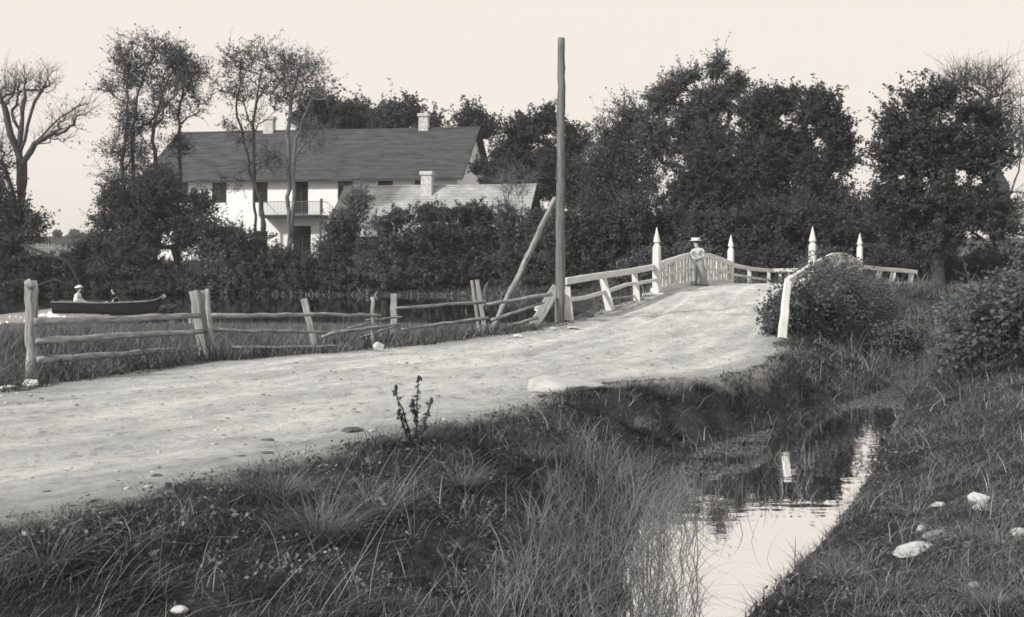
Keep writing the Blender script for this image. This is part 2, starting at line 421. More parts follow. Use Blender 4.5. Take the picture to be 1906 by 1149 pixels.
o = mesh_np('water', np.stack([WX.ravel(), WY.ravel(), np.full(16, WZ)], -1),
            np.stack([J[:-1,:-1], J[1:,:-1], J[1:,1:], J[:-1,1:]], -1).reshape(-1, 4), water_mat())
tag(o, kind='structure')
# ------------------------------------------------------------------ trees and bushes
def leaf_quads(Cn, size, rng, updir=.25, aspect=.62):
    n = len(Cn)
    a = rng.normal(size=(n, 3)); a /= np.linalg.norm(a, axis=1)[:, None]
    a[:, 2] *= .8
    b = rng.normal(size=(n, 3)); b[:, 2] += updir
    b = np.cross(a, b); b /= np.linalg.norm(b, axis=1)[:, None] + 1e-9
    s = (np.zeros((n, 1)) + size) * rng.uniform(.55, 1.35, n)[:, None]
    V = np.stack([Cn - a*s*.5, Cn + b*s*aspect*.5 - a*s*.05, Cn + a*s*.5, Cn - b*s*aspect*.5 - a*s*.05], 1).reshape(-1, 3)
    return V, np.arange(4*n).reshape(-1, 4)

def grow(stems, att, rng, rt, rtip, jit=.12, up=.9, rexp=.62):
    """stems: polylines from the ground; att: points to reach. returns nodes, parents, radii"""
    nodes = []; par = []
    for st in stems:
        last = -1
        for p in st: nodes.append(np.array(p, float)); par.append(last); last = len(nodes) - 1
    tops = np.mean([st[len(st)//2] for st in stems], axis=0)
    order = np.argsort(np.linalg.norm(att - tops, axis=1))
    cap = len(nodes) + 2*len(att); A = np.zeros((cap, 3)); A[:len(nodes)] = nodes; n = len(nodes)
    n0 = max(1, min(len(s) for s in stems) // 3)
    DR = np.zeros((cap, 3)); DR[:n, 2] = 1
    for i in range(n):
        if par[i] >= 0: DR[i] = A[i]-A[par[i]]; DR[i] /= np.linalg.norm(DR[i]) + 1e-9
    tipi = []
    for k in order:
        p = att[k]; q = A[:n]; dv = p - q; d = np.sqrt((dv**2).sum(1))
        cs = (dv*DR[:n]).sum(1)/(d+1e-6)
        cost = d*(1.35 - .55*cs) + up * np.maximum(0, q[:, 2] - p[2] + .25*np.hypot(dv[:, 0], dv[:, 1]))
        cost[:n0] += 3
        j = int(np.argmin(cost)); dd = d[j]
        mid = (A[j] + p)/2 + rng.normal(0, jit*dd, 3)*[1, 1, .6]; mid[2] -= .05*dd
        A[n] = mid; par.append(j); A[n+1] = p; par.append(n); tipi.append(n+1)
        DR[n] = (mid-A[j])/(np.linalg.norm(mid-A[j])+1e-9); DR[n+1] = (p-mid)/(np.linalg.norm(p-mid)+1e-9); n += 2
    A = A[:n]; par = np.array(par); wgt = np.ones(n)
    for i in range(n-1, 0, -1):
        if par[i] >= 0: wgt[par[i]] += wgt[i]
    r = rt * (wgt / wgt.max())**rexp
    return A, par, np.maximum(r, rtip), np.array(tipi)

def limb_mesh(A, par, r, k=6):
    i = np.nonzero(par >= 0)[0]; p0, p1 = A[par[i]], A[i]; r0 = np.minimum(r[par[i]], r[i]*1.35 + .01); r1 = r[i]
    t = p1 - p0; ln = np.linalg.norm(t, axis=1)[:, None] + 1e-9; t = t/ln
    p0 = p0 - t * (r0[:, None] * .3)
    h = np.where(np.abs(t[:, 2:3]) < .9, [[0, 0, 1.]], [[1., 0, 0]])
    u = np.cross(t, h); u /= np.linalg.norm(u, axis=1)[:, None]; v = np.cross(t, u)
    ang = np.arange(k)/k*2*np.pi
    ring = np.cos(ang)[None, :, None]*u[:, None] + np.sin(ang)[None, :, None]*v[:, None]
    V = np.concatenate([p0[:, None] + ring*r0[:, None, None], p1[:, None] + ring*r1[:, None, None]], 1)
    m = len(i); base = np.arange(m)[:, None]*2*k; j = np.arange(k); j2 = (j+1) % k
    Fq = np.stack([base+j, base+j2, base+k+j2, base+k+j], -1).reshape(-1, 4)
    return V.reshape(-1, 3), Fq

def blob_points(blobs, n, rng, dens_gap=.0, gapscale=.5, shell=.45):
    """blobs: (cx,cy,cz,rx,ry,rz)"""
    b = np.array(blobs); vol = b[:, 3]*b[:, 4]*b[:, 5]; pr = vol**.75/np.sum(vol**.75); out = []
    while len(out) < n:
        m = n*2; k = rng.choice(len(b), m, p=pr)
        d = rng.normal(size=(m, 3)); d /= np.linalg.norm(d, axis=1)[:, None]
        rr = rng.uniform(0, 1, m)**shell
        # irregular outline: radius modulated by direction noise
        mod = .55 + .8*vnoise(d[:, 0]*2.8 + k*7.1, d[:, 1]*2.8 + 9, d[:, 2]*2.8 + 5, 3)
        p = b[k, :3] + d*(rr*mod)[:, None]*b[k, 3:]
        if dens_gap > 0:
            keep = vnoise(p[:, 0]*gapscale+50, p[:, 1]*gapscale+50, p[:, 2]*gapscale+50, 8) > dens_gap
            p = p[keep]
        out += list(p)
    return np.array(out[:n])

def tree(name, label, d, base_px, blobs_px, cat='tree', group=None, natt=220, leaves=12000, lsize=.2, sigma=.45, rt=.2, rtip=.02,
         lm='leaf_dark', bm='bark', gap=0., seed=1, depth=1.0, stems=None, base_z=None, basey=None, jit=.12, core=0, up=.9, top=None, gapscale=.5,
         sides=5, gr=None, upl=.25, twigs=4, twup=.12, twr=.62, rexp=.62, cname='crown', tname='trunk'):
    rng = np.random.RandomState(seed)
    by = basey or d; bx = (base_px - 953)/F*d
    bz = H1(bx, by) - .12 if base_z is None else base_z
    bl = []
    for q in blobs_px:
        px, py, rx, ry = q[:4]; dy = q[4] if len(q) > 4 else 0
        c = P(px, py, d); s_ = d/F
        bl.append((c[0], by + dy, c[2], rx*s_, max(rx, ry)*s_*depth, ry*s_))
    att = blob_points(bl, natt, rng, gap, gapscale)
    gz = HT(att[:, 0], att[:, 1]); att[:, 2] = np.maximum(att[:, 2], np.maximum(gz, WZ) + .12)
    if stems is None:
        c = np.mean([b_[:3] for b_ in bl], axis=0) if top is None else P(top[0], top[1], d)
        c[1] = by; stems = [[(bx, by, bz), tuple(c)]]
    else:
        stems = [[(( px-953)/F*d, by, (bz if i == 0 else CZ-(py-HORIZON)/F*d)) for i, (px, py) in enumerate(s_)] for s_ in stems]
    ST = []
    for s_ in stems:
        pts = []
        for i in range(len(s_)-1):
            a, b_ = np.array(s_[i], float), np.array(s_[i+1], float); m = max(2, int(np.linalg.norm(b_-a)/.6))
            for t in range(m):
                p = a + (b_-a)*t/m
                if i or t: p = p + rng.normal(0, .05, 3) + np.array([.05*math.sin(p[2]*.9+seed), .05*math.cos(p[2]*.8), 0])
                pts.append(p)
        pts.append(np.array(s_[-1], float)); ST.append(pts)
    A, par, r, tips = grow(ST, att, rng, rt, rtip, jit, up, rexp)
    root = thing(name, (bx, by, bz), label, cat, group)
    # fine sprays at every branch tip: thin twigs that carry the leaves
    kt = twigs; T_ = np.repeat(tips, kt); dirp = A[T_] - A[par[T_]]; dirp /= np.linalg.norm(dirp, axis=1)[:, None] + 1e-9
    td = dirp*.75 + rng.normal(size=(len(T_), 3))*twr + [0, 0, twup]; td /= np.linalg.norm(td, axis=1)[:, None]
    tl = sigma*2.3*rng.lognormal(0, .38, len(T_)); tl = np.minimum(tl, sigma*5)
    t0 = A[T_] - dirp*rng.uniform(0, .5, len(T_))[:, None]*sigma; t1 = t0 + td*(tl*.55)[:, None]; t2 = t1 + (td*.8 + rng.normal(size=td.shape)*.25 + [0, 0, -.05])*(tl*.5)[:, None]
    nt_ = len(T_); TA = np.concatenate([t0, t1, t2]); tp = np.concatenate([np.full(nt_, -1), np.arange(nt_), np.arange(nt_)+nt_]); tr_ = np.concatenate([np.full(nt_, rtip*.8), np.full(nt_, rtip*.6), np.full(nt_, rtip*.35)])
    V, Fq = limb_mesh(A, par, r, sides); V2, F2 = limb_mesh(TA, tp, tr_, 3) if False else limb_mesh(TA, tp, tr_, 4)
    if sides == 4: pass
    if True:
        b4 = Fq; mesh_np(tname, np.concatenate([V, V2]), np.concatenate([Fq, F2 + len(V)]), M[bm], root, True)
    if leaves:
        k = rng.randint(0, nt_, leaves); u = rng.uniform(.15, 1.05, leaves)[:, None]
        pos = np.where(u < .5, t0[k] + (t1[k]-t0[k])*u*2, t1[k] + (t2[k]-t1[k])*(u-.5)*2) + np.clip(rng.normal(size=(leaves, 3)), -1.6, 1.6)*sigma*.26
        gz = HT(pos[:, 0], pos[:, 1], False)
        pos[:, 2] = np.maximum(pos[:, 2], np.maximum(gz, WZ) + rng.uniform(.0, .15, leaves))
        V, Fq = leaf_quads(pos, lsize, rng, upl)
        if core:
            cp = blob_points([(b_[0], b_[1], b_[2], b_[3]*.66, b_[4]*.66, b_[5]*.66) for b_ in bl], core, rng, gap*.9, gapscale)
            gz = HT(cp[:, 0], cp[:, 1], False); cp[:, 2] = np.maximum(cp[:, 2], np.maximum(gz, WZ)+.1)
            V2, F2 = leaf_quads(cp, lsize*2.2, rng); F2 = F2 + len(V); V = np.concatenate([V, V2]); Fq = np.concatenate([Fq, F2])
        mesh_np(cname, V, Fq, M[lm], root)
    return root

# --- left bank, far side of the pond
tree('bare_tree', 'nearly leafless gnarled tree with forked limbs at far left edge of pond', 71, 36, [(50,160,55,42),(5,180,40,50),(85,150,25,28),(130,215,42,30),(160,195,18,25),(5,280,28,45),(100,250,40,18)],
     natt=330, leaves=500, lsize=.15, sigma=.42, rt=.24, rtip=.011, gap=.1, seed=4, depth=.7, jit=.06, twigs=3, twr=.4, rexp=.66, up=.2,
     stems=[[(36,500),(36,400),(38,300),(34,260),(40,200),(50,140)],[(36,500),(37,400),(38,300),(20,250),(4,190),(-6,140)],[(36,500),(37,380),(42,300),(62,266),(96,236),(128,208),(160,178)],
            [(36,500),(36,380),(38,280),(56,215),(72,175),(100,130)],[(36,500),(30,420),(22,350),(2,300)],[(36,500),(38,400),(48,300),(64,268),(110,240),(158,232)]], lm='leaf_mid')
tree('tree', 'thick twin trunk clothed in dense leaves at the far left of the bank', 69.5, 22, [(-5,400,35,60),(20,430,50,40),(-10,330,22,40),(50,420,25,30)], leaves=9000, lsize=.2, rt=.35, seed=5,
     stems=[[(20,500),(22,330)]], lm='leaf_dark')
def slim(label, d, base, blobs, stems, seed, leaves=7000, natt=260, **k):
    kw = dict(lsize=.15, sigma=.34, rt=.15, rtip=.014, gap=.46, twigs=3, depth=.8, lm='leaf_mid', jit=.10, gapscale=1.0, up=.5); kw.update(k); natt = 300; leaves = int(leaves*.46)
    return tree('slender_tree', label, d, base, blobs, group='slender thin-leaved trees in front of the big house', stems=stems, seed=seed, leaves=leaves, natt=natt, **kw)
slim('slender leaning tree, outermost left of the row, with low ragged side branches', 72, 238, [(228,110,20,40),(240,190,30,55),(205,180,25,20),(210,300,32,50),(245,250,25,40)],
     [[(238,500),(232,400),(228,300),(236,220),(235,130)]], 11)
slim('tall slender tree with fullest top, second from left in the row', 73, 256, [(285,95,48,40),(255,150,42,45),(300,165,28,50),(245,72,26,20),(280,235,38,30),(228,330,30,35)],
     [[(256,500),(252,380),(244,250),(262,160),(290,90)]], 12, leaves=11000, gap=.33)
slim('slender tree with Y fork above the ridge of the big roof', 72.5, 286, [(325,115,26,38),(310,200,30,45),(340,165,22,30),(270,290,34,34),(200,170,20,18)],
     [[(286,500),(290,300),(285,262),(300,190),(325,110)],[(286,500),(284,280),(262,250),(232,190),(190,160)]], 13, leaves=7500)
slim('thin open-crowned tree before the left end of the big roof', 74, 332, [(360,135,35,40),(345,190,35,40),(385,165,25,40),(330,270,30,30)],
     [[(332,500),(334,300),(335,200),(350,120)]], 14, leaves=5200, rt=.13)
slim('broad-topped twin-stem tree standing before the balcony end', 75, 480, [(445,120,38,42),(490,110,38,38),(435,175,32,32),(485,180,38,45),(515,150,25,30),(455,240,35,30),(440,330,28,25),(500,300,30,30)],
     [[(480,510),(478,420),(462,300),(440,200),(448,120)],[(480,510),(492,420),(470,320),(472,230),(485,120)]], 15, leaves=13000, gap=.34)
slim('pale thin tree rising in front of the balcony door', 75.5, 538, [(560,130,45,38),(590,160,28,35),(540,170,35,35),(585,250,40,32),(530,115,25,25)],
     [[(538,510),(537,400),(536,250),(540,180),(560,120)],[(538,510),(545,380),(549,260),(575,190),(590,140)]], 16, leaves=8000, bm='bark_light', gap=.38)
for lab, dd, b, bl, sd, n in (
    ('dense low tree filling the bank left of the slender trunks', 70.5, 240, [(225,375,38,48),(265,430,50,38),(200,420,25,25),(290,350,40,32)], 21, 15000),
    ('dense dark tree covering the left end of the big house', 71.5, 340, [(298,345,26,36),(318,390,32,46),(290,400,40,50),(345,430,25,40)], 22, 18000),
    ('bushy young tree over the left upstairs window of the big house', 71, 405, [(385,425,34,34),(425,440,28,30),(372,380,20,26),(410,465,40,28)], 23, 9000)):
    tree('bank_tree', lab, dd, b, bl, seed=sd, leaves=n, natt=340, lsize=.18, sigma=.34, gap=.3, rt=.2, group='leafy small trees on the pond bank', gapscale=.8)

# --- behind the house
for lab, dd, b, bl, sd in (
    ('round dark tree behind the roof between the two trees in front', 112, 600, [(598,205,42,40),(575,225,30,30),(625,220,32,30),(600,260,50,40)], 31),
    ('dark tree with twin tips rising behind the middle of the roof', 114, 668, [(662,215,26,32),(680,235,34,30),(650,250,30,30),(690,270,40,40)], 32),
    ('wide dark tree behind the right chimney of the roof', 110, 738, [(722,215,24,30),(755,215,32,30),(730,250,45,30),(800,225,12,25),(795,245,30,20)], 33),
    ('small feathery tree top showing past the right end of the roof', 108, 880, [(876,222,14,20),(895,240,28,22),(870,255,20,20)], 34)):
    tree('background_tree', lab, dd, b, bl, seed=sd, leaves=11000, natt=150, lsize=.32, sigma=.55, rt=.3, core=2500, depth=.8, group='dark trees behind the big house', gap=.22, base_z=1.5)

# --- right of the house and the big mass behind the bridge
def mass(label, d, b, bl, seed, leaves=26000, **k):
    kw = dict(lm='leaf_dark', lsize=.18, sigma=.32, rt=.35, core=5000, depth=.6, gap=.27, natt=320, gapscale=.6); kw.update(k); kw['natt'] = 620; kw['core'] = int(kw['core']*.6); leaves = int(leaves*(.8 if kw['lm'] == 'leaf_mid' else 1.5)); kw['gap'] = .38 if kw['lm'] == 'leaf_mid' else kw['gap']
    return tree('broadleaf_tree', label, d, b, bl, seed=seed, leaves=leaves, group='big trees in the belt behind the bridge', **kw)
mass('dark tree rising between the house gable and the tall pole', 82, 960, [(888,315,12,16),(970,260,42,45),(940,305,32,46),(1000,320,40,60),(950,360,50,50),(915,330,20,26)], 41, core=6000)
mass('dense pointed tree directly behind the tall pole', 80, 1035, [(1020,225,30,32),(1060,265,34,38),(1035,320,50,60),(1070,360,50,60),(1010,280,38,38)], 42, core=6000)
mass('pale loose willow-like tree right of the tall pole', 76, 1150, [(1150,250,45,45),(1180,215,35,30),(1125,310,45,60),(1190,300,50,60),(1150,380,80,70)], 43, lm='leaf_mid', lsize=.17, gap=.36, sigma=.5, core=3000, leaves=30000, gapscale=1.0)
mass('tall feathery tree, highest tip of the belt behind the bridge', 74, 1290, [(1335,128,20,32),(1370,150,16,26),(1285,150,28,30),(1250,165,22,30),(1330,190,60,34),(1225,195,34,32),(1290,240,70,50),(1370,160,22,30),(1230,260,50,50)], 44, lm='leaf_mid', lsize=.17, gap=.36, core=3500, leaves=38000, gapscale=1.0,
     stems=[[(1300,520),(1305,300),(1318,250),(1335,130)],[(1300,520),(1300,330),(1270,240),(1250,160)]])
mass('broad dark tree filling the middle of the belt', 70, 1330, [(1330,300,75,70),(1290,370,80,80),(1370,380,70,80),(1400,290,50,60)], 45, core=9000, leaves=32000)
mass('dark tree with drooping layered top left of the gap of sky', 68, 1440, [(1410,205,45,30),(1450,190,45,22),(1440,240,60,40),(1430,310,70,60),(1485,285,34,45),(1450,380,70,70),(1480,175,22,12)], 46, core=7000, leaves=32000)
mass('tiered tree with outstretched boughs beside the gap of sky', 66, 1530, [(1530,185,30,12),(1520,215,42,25),(1550,250,32,28),(1565,300,28,25),(1520,330,45,45),(1545,380,42,45),(1500,400,50,50),(1575,270,18,15)], 47, core=3500, gap=.33, leaves=26000, lsize=.2)
mass('dense low tree closing the foot of the belt behind the bridge rail', 62, 1180, [(1120,440,70,50),(1200,430,80,60),(1270,440,60,50),(1060,450,50,60),(1150,500,90,30)], 48, core=8000, leaves=30000)
mass('dense low tree behind the two nearest spired posts', 60, 1430, [(1340,440,70,60),(1430,440,80,60),(1510,440,70,60),(1400,490,90,30),(1580,450,50,45)], 49, core=9000, leaves=32000)
mass('rounded dark bush-like tree at the foot of the gap of sky', 64, 1600, [(1600,410,45,35),(1560,430,40,40),(1640,430,50,40),(1600,470,60,30)], 50, core=4000, leaves=14000)
tree('broadleaf_tree', 'big spreading maple-like tree standing alone right of the gap', 52, 1740,
     [(1665,235,30,30),(1855,265,28,34),(1838,222,22,22),(1700,190,32,32),(1755,180,35,34),(1800,205,34,38),(1730,250,75,50),(1700,310,62,36),(1650,290,38,25),(1790,290,60,50),(1830,330,38,50),(1720,380,85,42),(1800,400,70,55),(1650,370,40,50),(1850,410,32,45),(1740,440,90,42)],
     seed=51, leaves=52000, natt=620, lsize=.17, sigma=.34, rt=.34, core=3500, depth=.75, gap=.32, gapscale=.75, stems=[[(1742,520),(1742,420),(1745,300),(1750,200)],[(1742,520),(1744,430),(1800,340),(1830,300)]])
tree('bare_tree', 'leafless branching tree behind the big maple-like tree at right edge', 66, 1890, [(1800,150,50,30),(1860,160,45,45),(1890,250,30,60),(1850,280,40,40),(1890,400,25,50),(1830,220,40,40)],
     natt=760, leaves=250, lsize=.12, rt=.30, rtip=.014, sigma=.42, twigs=3, twr=.38, rexp=.66, gap=.2, seed=52, depth=.7, jit=.06, up=.3, lm='leaf_mid',
     stems=[[(1868,520),(1862,430),(1868,350),(1830,270),(1790,140)],[(1868,520),(1862,430),(1905,280),(1900,180)],[(1868,520),(1862,400),(1850,250),(1870,140)]])
tree('broadleaf_tree', 'low pale bushes in the far field at the right edge', 62, 1890, [(1880,490,50,18),(1900,480,20,12),(1850,500,30,12)], cat='bush', seed=53, leaves=6000, natt=80, lsize=.22, rt=.05, lm='leaf_light')

# --- bushes along the far pond bank, left to right
def bush(label, d, b, bl, seed, leaves=15000, lm='leaf_dark', **k):
    kw = dict(natt=200, lsize=.15, sigma=.25, rt=.06, rtip=.010, core=2500, depth=.8, gap=.2, gapscale=.8, cname='foliage', tname='stems'); kw.update(k)
    r = np.random.RandomState(seed + 900); st = []
    for i in range(5):
        q = bl[r.randint(len(bl))]; st.append([(b + r.uniform(-12, 12), 0), (q[0] + r.uniform(-.5, .5)*q[2], q[1])])
    grp = k.pop('grp', 'bushes along the far bank of the pond'); kw.pop('grp', None)
    return tree('bush', label, d, b, bl, cat='bush', group=grp, seed=seed, leaves=leaves, lm=lm, stems=st, **kw)
bush('dark bank bush under the nearly leafless tree', 69, 20, [(10,490,45,45),(50,510,45,35),(20,530,60,25)], 61)
bush('low dark bush left of the seated woman in the boat', 70, 105, [(95,500,45,25),(140,515,45,28),(110,535,60,18)], 62, lm='leaf_dark')
bush('pale feathery bush in front of the picket fence', 73, 175, [(175,460,38,16),(150,480,30,18),(205,475,25,28)], 63, leaves=8000, lm='leaf_light')
bush('dark rounded bush behind the boat stern', 70, 215, [(205,500,45,35),(240,480,35,40),(215,530,60,22)], 64)
bush('dark bush below the small white shed wall, above the boat bow', 70, 310, [(290,515,50,28),(350,525,50,25),(310,535,70,20),(280,460,30,40)], 65)
bush('dark bush right of the small white shed wall', 70, 410, [(400,480,35,40),(430,510,55,35),(400,535,60,20)], 66, lm='leaf_mid')
bush('rounded bush hiding the ground floor below the balcony end', 71, 480, [(470,470,35,38),(500,490,45,40),(480,530,60,22)], 67)
bush('bush under the balcony, beside the ground-floor door', 70.5, 560, [(540,490,40,28),(590,500,45,30),(560,530,60,22)], 68)
bush('tall light-leaved bush over the left end of the shingled roof', 72, 650, [(665,375,34,28),(650,420,40,35),(635,460,35,35)], 69, lm='leaf_light', gap=.3, core=800, leaves=10000)
bush('dark bush right of the balcony supports', 70.5, 630, [(625,430,26,38),(620,475,40,38),(650,510,50,30),(630,535,60,18)], 70)
bush('dark bush with two rounded tops before the shingled roof', 70, 725, [(715,420,26,28),(745,405,28,26),(725,460,55,42),(720,515,65,35)], 71, leaves=20000, lm='leaf_mid')
bush('broad dark bush below the white chimney of the shingled roof', 69.5, 810, [(795,400,30,24),(830,400,28,24),(810,450,60,45),(810,515,65,35)], 72, leaves=20000)
bush('dark bush right of the white chimney, under the shingled eave', 70, 890, [(870,405,28,28),(905,405,28,26),(885,450,60,45),(890,515,65,38)], 73, leaves=20000)
bush('dark bush at the right gable of the shingled outbuilding', 69, 965, [(945,420,30,40),(985,440,32,45),(960,490,55,45),(965,530,60,20)], 74, leaves=20000, lm='leaf_mid')
bush('dark bush on the bank framed by the pole and its prop', 67, 1030, [(1020,440,40,50),(1050,480,50,50),(1030,525,55,25)], 75, leaves=20000)
bush('dark bank bush seen above the rails right of the pole', 62, 1110, [(1090,490,50,45),(1150,500,60,40),(1110,530,70,22)], 76, leaves=20000)
bush('dark bush behind the leaning woman on the bridge', 54, 1250, [(1220,505,50,38),(1290,500,50,38),(1180,520,50,25),(1250,535,60,20)], 77, leaves=20000, lm='leaf_mid')
bush('low bush beyond the bridge between middle spired posts', 58, 1420, [(1400,495,50,28),(1460,490,45,30),(1530,490,50,25)], 78, leaves=12000)
bush('dark undergrowth bush below the big maple-like tree', 56, 1720, [(1660,500,50,30),(1740,505,60,30),(1820,500,60,30)], 79, leaves=16000)
tree('bare_sapling', 'thin leafless sapling before the shingled roof', 71, 950, [(945,340,25,35),(975,345,22,35),(950,400,28,30)], natt=120, leaves=0, rt=.05, rtip=.012, seed=80, gap=.1,
     stems=[[(950,500),(955,420),(945,340)],[(950,500),(965,430),(975,340)]], bm='bark_light', lm='leaf_mid', cat='sapling', up=.4)
# right railing ivy-bush and right-hand shrub, near
def nbush(name, label, parts, seed, leaves, lsize, lm, sig, natt, base, rt=.03):
    rng = np.random.RandomState(seed)
    bl = [(p[0], p[1], p[2], *r) for p, r in parts]
    att = blob_points(bl, natt, rng, .32, 1.6); cb = np.mean([q[:3] for q in bl], axis=0); ex = rng.uniform(0, 1, natt) < .12; att[ex] += (att[ex]-cb)*[.12, .1, .16]*rng.uniform(.4, 1.3, (ex.sum(), 1)); gz = HT(att[:, 0], att[:, 1]); att[:, 2] = np.maximum(att[:, 2], np.maximum(gz, WZ)+.08)
    st = []
    for i in range(len(bl)):
        q = bl[i % len(bl)]; x, y = q[0] + rng.uniform(-.4, .4), q[1] + rng.uniform(-.4, .4)
        a = np.array([x, y, max(H1(x, y), WZ)-.05]); b_ = np.array([q[0] + rng.uniform(-.3, .3)*q[3], q[1], q[2]])
        st.append([a + (b_-a)*t for t in (0, .25, .5, .75, 1)])
    A, par, r, tips = grow(st, att, rng, rt, .005, .14, .5)
    root = thing(name, base, label, 'bush')
    V, Fq = limb_mesh(A, par, r, 5)
    k = rng.randint(0, len(tips), leaves); pos = A[tips[k]] + np.clip(rng.normal(size=(leaves, 3)), -1.8, 1.8)*sig
    ns = natt//3; kt = tips[rng.randint(0, len(tips), ns)]; out = A[kt] - cb; out /= np.linalg.norm(out, axis=1)[:, None]
    sd_ = out*.6 + rng.normal(size=(ns, 3))*.5 + [0, 0, .35]; L_ = rng.uniform(.15, .55, ns)[:, None]
    s0, s1 = A[kt], A[kt] + sd_*L_*.5; s2_ = s1 + (sd_ - [0, 0, .35])*L_*.5
    V2, F2 = limb_mesh(np.concatenate([s0, s1, s2_]), np.concatenate([np.full(ns, -1), np.arange(ns), np.arange(ns)+ns]), np.concatenate([np.full(ns, .006), np.full(ns, .005), np.full(ns, .003)]), 4)
    mesh_np('stems', np.concatenate([V, V2]), np.concatenate([Fq, F2 + len(V)]), M['bark_light' if seed == 92 else 'bark'], root, True)
    tt = rng.uniform(0, 1, (ns, 14, 1)); sp = np.where(tt < .5, s0[:, None] + (s1-s0)[:, None]*tt*2, s1[:, None] + (s2_-s1)[:, None]*(tt-.5)*2).reshape(-1, 3)
    pos = np.concatenate([pos, sp + rng.normal(size=sp.shape)*.025])
    gz = HT(pos[:, 0], pos[:, 1], False); pos[:, 2] = np.maximum(pos[:, 2], np.maximum(gz, WZ) + rng.uniform(0, .1, len(pos)))
    V, Fq = leaf_quads(pos, lsize, rng, .5, .7); mesh_np('foliage', V, Fq, M[lm], root)
nbush('climbing_bush', 'leafy climbing bush swallowing the near right railing of the bridge',
      [((6.1,23.4,.26),(.6,.9,.85)), ((6.8,24.6,.34),(.8,1.0,.95)), ((7.7,26.6,.38),(.9,1.2,1.0)), ((8.6,29.2,.42),(1.0,1.4,1.05)), ((9.7,32.2,.42),(1.0,1.5,1.1)), ((10.7,34.6,.38),(.9,1.0,1.1)),
       ((5.62,23.0,.40),(.30,.6,.50)), ((11.6,36.2,.1),(1.2,1.0,.9)), ((8.6,25.5,-.3),(1.0,1.2,.5)), ((10.2,29.5,-.4),(1.2,1.6,.5)), ((10.3,37.5,1.1),(.35,1.3,.3))],
      91, 85000, .075, 'leaf_bush', .15, 700, (7.2, 26, -.2))
nbush('broadleaf_shrub', 'large sprawling shrub with pale stems at the right edge of the ditch bank',
      [((8.1,19.2,.55),(.7,.8,.7)), ((8.9,19.6,.75),(.9,.9,.75)), ((9.7,20.0,.85),(1.1,1.0,.8)), ((9.0,18.6,.3),(.7,.6,.4)), ((9.8,18.4,.4),(.9,.7,.45)), ((8.0,19.6,.0),(.5,.6,.35)), ((10.6,22,.6),(1.6,1.4,1.0)), ((9.6,22.5,.1),(1.2,1.2,.8)), ((12.2,24.5,.4),(1.6,1.5,1.1))],
      92, 15000, .10, 'leaf_bush', .17, 380, (8.9, 19, -.4))
nbush('broadleaf_shrub', 'low leafy shrub on the far side of the stream near the log posts',
      [((14.2,34.2,-.3),(1.2,.8,.45)), ((16.4,37.5,-.1),(1.8,1.2,.7)), ((19.5,40.5,.1),(2.4,1.4,.9))], 93, 12000, .15, 'leaf_light', .2, 160, (16, 37, -.6))
# ------------------------------------------------------------------ roadside rail fence
def logp(name, a, b, r, parent, m='log', seed=0, n=10, r2=None, sag=0, jit=.012, k=10, rx=1.0):
    mb = MB(); r2 = r2 or r; rr = random.Random(seed)
    sc = [(1 + (r2/r-1)*i/n) * (1 + rr.uniform(-.07, .07)) for i in range(n+1)]
    mb.sweep(seg(a, b, n, jit, seed, sag), circ(r, k, r*rx), sc, wob=.06, seed=seed)
    return mb.build(name, M[m], parent, True)
def plank(name, a, b, wd, th, parent, m='wood', seed=0, up=(0, 0, 1), n=6, jit=.004, taper=1.0, wob=.03):
    mb = MB(); mb.sweep(seg(a, b, n, jit, seed), rect(wd, th), [1+(taper-1)*i/n for i in range(n+1)], up=up, wob=wob, seed=seed)
    return mb.build(name, M[m], parent)
fence = thing('rail_fence', (-5, 18.8, -.05), 'weathered split-rail fence with leaning posts along the left road edge', 'fence')
# posts: (px top, py top, py bottom, depth, px bottom, width, thickness, split)
D1, D2, D3, D4, D5, D6 = 15.1, 18.8, 20.8, 22.0, 22.7, 25.0
logp('post', P(57,523,D1), P(60,716,D1), .085, fence, seed=1, r2=.08, n=12, jit=.006, k=12)
lump = MB(); lump.sweep(seg(P(50,522,D1-.09), P(62,538,D1-.09), 3), circ(.06, 8), [.7, 1, 1, .6], wob=.15, seed=2); lump.build('knot', M['log'], fence, True)
plank('post', P(361,541,D2), P(381,668,D2), .13, .15, fence, 'wood', 3, up=(1, 0, 0), wob=.06)
plank('post', P(374,541,D2+.06), P(388,668,D2+.06), .06, .13, fence, 'wood', 4, up=(1, 0, 0), wob=.08)
logp('stake', P(385,538,D2-.2), P(396,655,D2-.2), .035, fence, 'wood', 5, r2=.045)
plank('post', P(566,556,D3), P(588,652,D3), .12, .08, fence, 'wood', 6, up=(0, 1, 0), wob=.08)
logp('stake', P(693,553,D4), P(695,648,D4), .042, fence, 'wood', 7)
plank('post', P(733,547,D5), P(733,636,D5), .13, .09, fence, 'wood', 8, up=(0, 1, 0), wob=.05)
plank('post', P(888,521,D6), P(903,618,D6), .1, .09, fence, 'wood', 9, up=(0, 1, 0), wob=.05)
plank('post', P(878,522,D6+.1), P(892,618,D6+.1), .07, .07, fence, 'wood', 10, up=(0, 1, 0), wob=.08)
